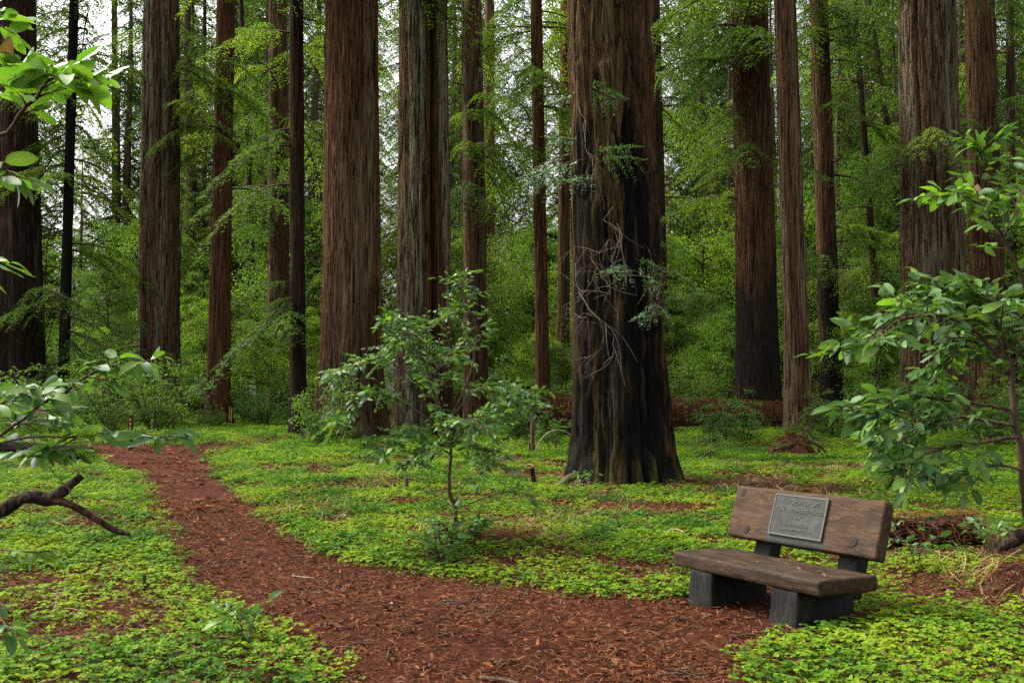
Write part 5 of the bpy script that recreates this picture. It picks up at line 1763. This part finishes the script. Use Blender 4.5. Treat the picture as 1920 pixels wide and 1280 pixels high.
for (px, py, k, az, tl, s) in ((1110, 285, 1, 20, -0.2, 1.0), (1120, 305, 2, 0, -0.1, 0.8), (1095, 300, 1, 190, 0.0, 1.0), (1075, 290, 2, 170, -0.1, 1.0), (1085, 265, 0, 200, -0.3, 1.0), (1110, 330, 0, 230, 0.2, 1.2), (1070, 330, 1, 200, 0.2, 1.0), (1055, 300, 2, 175, 0.1, 0.9), (1105, 160, 0, 20, 0.2, 1.1), (1080, 175, 0, 180, 0, 0.8),
                               (1190, 485, 1, 10, 0.1, 0.8), (1180, 500, 0, 240, 0.3, 1.1), (1195, 510, 0, 330, 0.3, 1.0), (1228, 570, 0, 300, 0.2, 0.9), (1232, 575, 0, 200, 0.3, 0.8), (1235, 460, 0, 10, 0.1, 0.9), (1245, 500, 1, 0, 0.4, 1.0)):
    p = on_main(px, py, 0.4)
    link("foliage_spray", SPRIG[k], mt["root"], loc=p, rot=(rnd.uniform(-0.9, -0.3), tl + rnd.uniform(-0.1, 0.3), math.radians(az)), scale=s)

# shrubs and seedlings one can tell apart in the middle distance
def shrub_at(px, py, h, label, var, w=1.0, name="shrub", cat="shrub"):
    g = on_ground(px, py)
    o = empty(name, g, label, cat, rz=rnd.uniform(0, 6))
    s = h / 1.5
    o.scale = (s * w, s * w, s)
    link("stem", var[0], o); link("foliage", var[1], o)
    return o


shrub_at(1345, 842, 1.9, "leafy green shrub in front of the red fallen log, right of the fire-scarred redwood", SHRUBS[0], 0.8)
shrub_at(1398, 836, 1.5, "smaller green shrub close before the red fallen log, left of the slim grey-brown redwood", SHRUBS[1], 0.8)
shrub_at(1322, 866, 0.8, "low grey-green shrub at the right foot of the fire-scarred redwood", SHRUBS_B[2], 1.0)
shrub_at(1565, 828, 1.9, "rounded olive-green bush right of the slim grey-brown redwood's foot", SHRUBS_B[1], 0.85)
shrub_at(1610, 822, 1.3, "low olive bush in front of the log's far right end", SHRUBS_B[3], 1.0)
shrub_at(1462, 800, 2.2, "bright green shrub behind the log, between the burnt-footed and slim grey redwoods", SHRUBS[2], 0.7)
shrub_at(605, 838, 2.6, "leafy shrub at the left foot of the thick even-barked redwood", SHRUBS[3], 0.55)
shrub_at(975, 826, 2.0, "green shrub at the broken left end of the red fallen log", SHRUBS[1], 0.9)
shrub_at(1030, 845, 0.9, "low green shrub below the red fallen log, left of the fire-scarred redwood", SHRUBS[0], 1.3)
shrub_at(285, 818, 3.0, "feathery green shrub at the foot of the lichen-streaked redwood", SHRUBS_B[0], 0.75)
shrub_at(320, 812, 3.6, "tall olive shrub right of the lichen-streaked redwood's foot", SHRUBS_B[2], 0.6)
shrub_at(205, 815, 2.8, "green shrub left of the lichen-streaked redwood's foot", SHRUBS_B[3], 0.7)
shrub_at(100, 818, 3.0, "dense dull shrub behind the left-edge leaves, left of the trail post", SHRUBS_B[1], 0.9)
shrub_at(30, 830, 2.5, "green shrub in front of the trunk cut by the left edge", SHRUBS[2], 0.9)
shrub_at(400, 803, 1.4, "small leafy shrub before the reddish redwood's foot", SHRUBS[3], 0.7)
shrub_at(470, 795, 1.7, "low bright shrub between the reddish and the mossy redwoods", SHRUBS[0], 1.1)
shrub_at(1650, 830, 2.4, "tall green shrub right of the olive bushes, behind the right-hand shrub's leaf tips", SHRUBS_B[0], 0.6)
shrub_at(1850, 842, 2.6, "dark green shrub before the wide grey-streaked redwood", SHRUBS[1], 0.9)
shrub_at(1180, 768, 5.0, "tall olive shrub far behind the fire-scarred redwood", SHRUBS_B[1], 0.8)
shrub_at(1310, 795, 4.0, "tall grey-green thicket shrub behind the fallen log, right of the fire-scarred redwood", SHRUBS_B[0], 0.8)
shrub_at(945, 795, 4.2, "tall bright shrub behind the sapling, below the sky gap", SHRUBS[2], 0.8)
for i, (px, py, h, lb) in enumerate(((462, 1225, 0.30, "dark-leaved seedling in the sorrel at the lower left"), (825, 1062, 0.30, "tuft of broad leaves at the foot of the sapling"), (1720, 1085, 0.4, "dark-leaved seedling behind the bench's right end"), (1860, 1070, 0.45, "broad-leaved seedling before the needle mound at the right edge"), (1095, 925, 0.3, "low leafy seedling at the foot of the fire-scarred redwood"), (705, 880, 0.5, "thin seedling in the sorrel left of the sapling"))):
    g = on_ground(px, py)
    s = Leafy("seedling", g, lb, "seedling", 700 + i, 0.085 if i != 4 else 0.07)
    for k in range(4):
        a = rnd.uniform(0, 6.28)
        s.limb([g - Vector((0, 0, 0.03)), g + Vector((0.06 * math.cos(a), 0.06 * math.sin(a), h * 0.5)), g + Vector((0.2 * math.cos(a), 0.2 * math.sin(a), h * rnd.uniform(0.7, 1.1)))], 0.005, 0.002, 3, (0.05, 0.12), 0.4, per=3, tip_leaves=5)
    s.finish()

# redwood sprouts and fallen boughs hiding the feet of the big trunks
for k, t in TREES.items():
    if k == "main" or t["rb"] < 0.3: continue
    for q in range(4):
        a = rnd.uniform(3.3, 6.1)
        rr = t["rb"] * rnd.uniform(1.15, 1.5) + 0.25
        s = rnd.uniform(0.25, 0.6)
        link("basal_sprout", (SHRUBS + SHRUBS_B)[rnd.randrange(8)][1], t["root"], loc=(rr * math.cos(a), rr * math.sin(a), 0.02), rot=(0, 0, rnd.uniform(0, 6)), scale=(s, s, s * rnd.uniform(0.8, 1.5)))

# green sprigs on the path, and what lies on the bench
def sprig(px, py, k, s, az, label, g=None, name="fallen_sprig", mat=None):
    g = g if g is not None else on_ground(px, py) + Vector((0, 0, 0.035))
    me = SPRIG[k]
    o = link(name, me, loc=g, rot=(rnd.uniform(-.1, .1), 0.05, az), scale=s)
    tag(o, label, "sprig")
    return o


sprig(720, 1145, 0, 0.5, 0.3, "small green redwood sprig on the path left of the middle")
sprig(905, 1158, 1, 0.45, 0.2, "green redwood sprig on the path near the bench")
sprig(376, 894, 1, 0.85, 0.1, "pale green redwood sprig on the path near its bend")
sprig(1150, 1122, 1, 0.7, 0.4, "broad green redwood sprig at the path edge left of the bench")
sprig(285, 972, 0, 0.5, 0.2, "tiny pale sprig on the left edge of the path")
sprig(735, 1188, 0, 0.4, 1.2, "small yellow-green sprig low on the path")
cb, sb_ = math.cos(BENCH_YAW), math.sin(BENCH_YAW)


def on_seat(u, v):
    return Vector((BENCH_AT.x + u * cb - v * sb_, BENCH_AT.y + u * sb_ + v * cb, float(hgt(BENCH_AT.x, BENCH_AT.y)) + 0.381 - 0.035 * v + 0.004))


sprig(0, 0, 0, 0.36, BENCH_YAW + 0.5, "small green redwood sprig lying on the bench seat", on_seat(-0.05, 0.16))
for i, (u, v, s) in enumerate(((0.28, 0.27, 0.07), (0.55, 0.22, 0.05), (0.45, 0.40, 0.06), (0.1, 0.36, 0.06))):
    o = link("fallen_leaf", LEAF_ME_DRY[i % 4], loc=on_seat(u, v) + Vector((0, 0, 0.006)), rot=(0.1, 0.05, rnd.uniform(0, 6)), scale=(s, s * 0.6, s))
    tag(o, ["red-brown dead leaf near the middle of the bench seat", "small dead leaf at the near end of the bench seat", "dead leaf by the backrest at the near end of the seat", "curled dead leaf by the backrest at the middle of the seat"][i], "leaf", "dead leaves on the bench seat")

# loose dead twigs all over the clearing
def twig_geo(seed):
    rng = np.random.default_rng(seed)
    acc = Acc()
    L = rng.uniform(0.25, 0.6)
    u = np.linspace(-0.5, 0.5, 8)
    c = np.stack([L * u, 0.1 * L * np.sin(u * 4 + seed), 0.02 + 0.02 * rng.normal(0, 1, 8).cumsum() * 0.2], 1)
    acc.add(*tube(c, np.linspace(0.005, 0.002, 8), 5))
    for k in range(3):
        i = rng.integers(1, 7)
        d = np.array([0.7, rng.choice([-1, 1]) * 0.7, rng.uniform(0, 0.5)])
        acc.add(*tube(c[i] + d * np.linspace(0, L * 0.25, 4)[:, None], np.linspace(0.003, 0.0012, 4), 4))
    return acc


TW = [twig_geo(800 + i).mesh("dead_twig", [(TWIG, TWIG_DARK, M_DEADR)[i % 3]]) for i in range(6)]
cover("twig_litter", "thin dead twigs strewn about the clearing", TW, 1000, 3.6, 24, lambda x, y: 0.5 + 0 * x, 0.4, 1.1, 0.02, 0.15)
SPR = [conifer_branch(np.random.default_rng(820 + i), 0.16, 0.42, 0.2, 0.1, dens=0.22).mesh("dead_sprig", [M_LITTER, TWIG]) for i in range(3)]
cover("dead_sprigs", "brown shed redwood sprigs lying on path and floor", SPR, 2600, 3.6, 13, litter_density, 0.6, 1.3, 0.02, 0.1)

# ------------------------------------------------------------------ HAZE: the damp forest air
HZ = 0.0
def build_haze():
    V = [(x, y, z) for x in (-330, 330) for y in (-40, 340) for z in (-2.5, 130)]
    F = [(0, 1, 3, 2), (4, 6, 7, 5), (0, 4, 5, 1), (2, 3, 7, 6), (0, 2, 6, 4), (1, 5, 7, 3)]
    m = bpy.data.materials.new("haze")
    m.use_nodes = True
    nt = m.node_tree
    nt.nodes.remove(nt.nodes["Principled BSDF"])
    pv = nt.nodes.new("ShaderNodeVolumePrincipled")
    pv.inputs["Color"].default_value = (0.86, 0.92, 0.90, 1)
    pv.inputs["Density"].default_value = HZ
    pv.inputs["Anisotropy"].default_value = 0.2
    nt.links.new(pv.outputs[0], nt.nodes["Material Output"].inputs["Volume"])
    tag(link("haze", mesh_np("haze", V, [F], [m], smooth=False)), kind="stuff")
if HZ: build_haze()
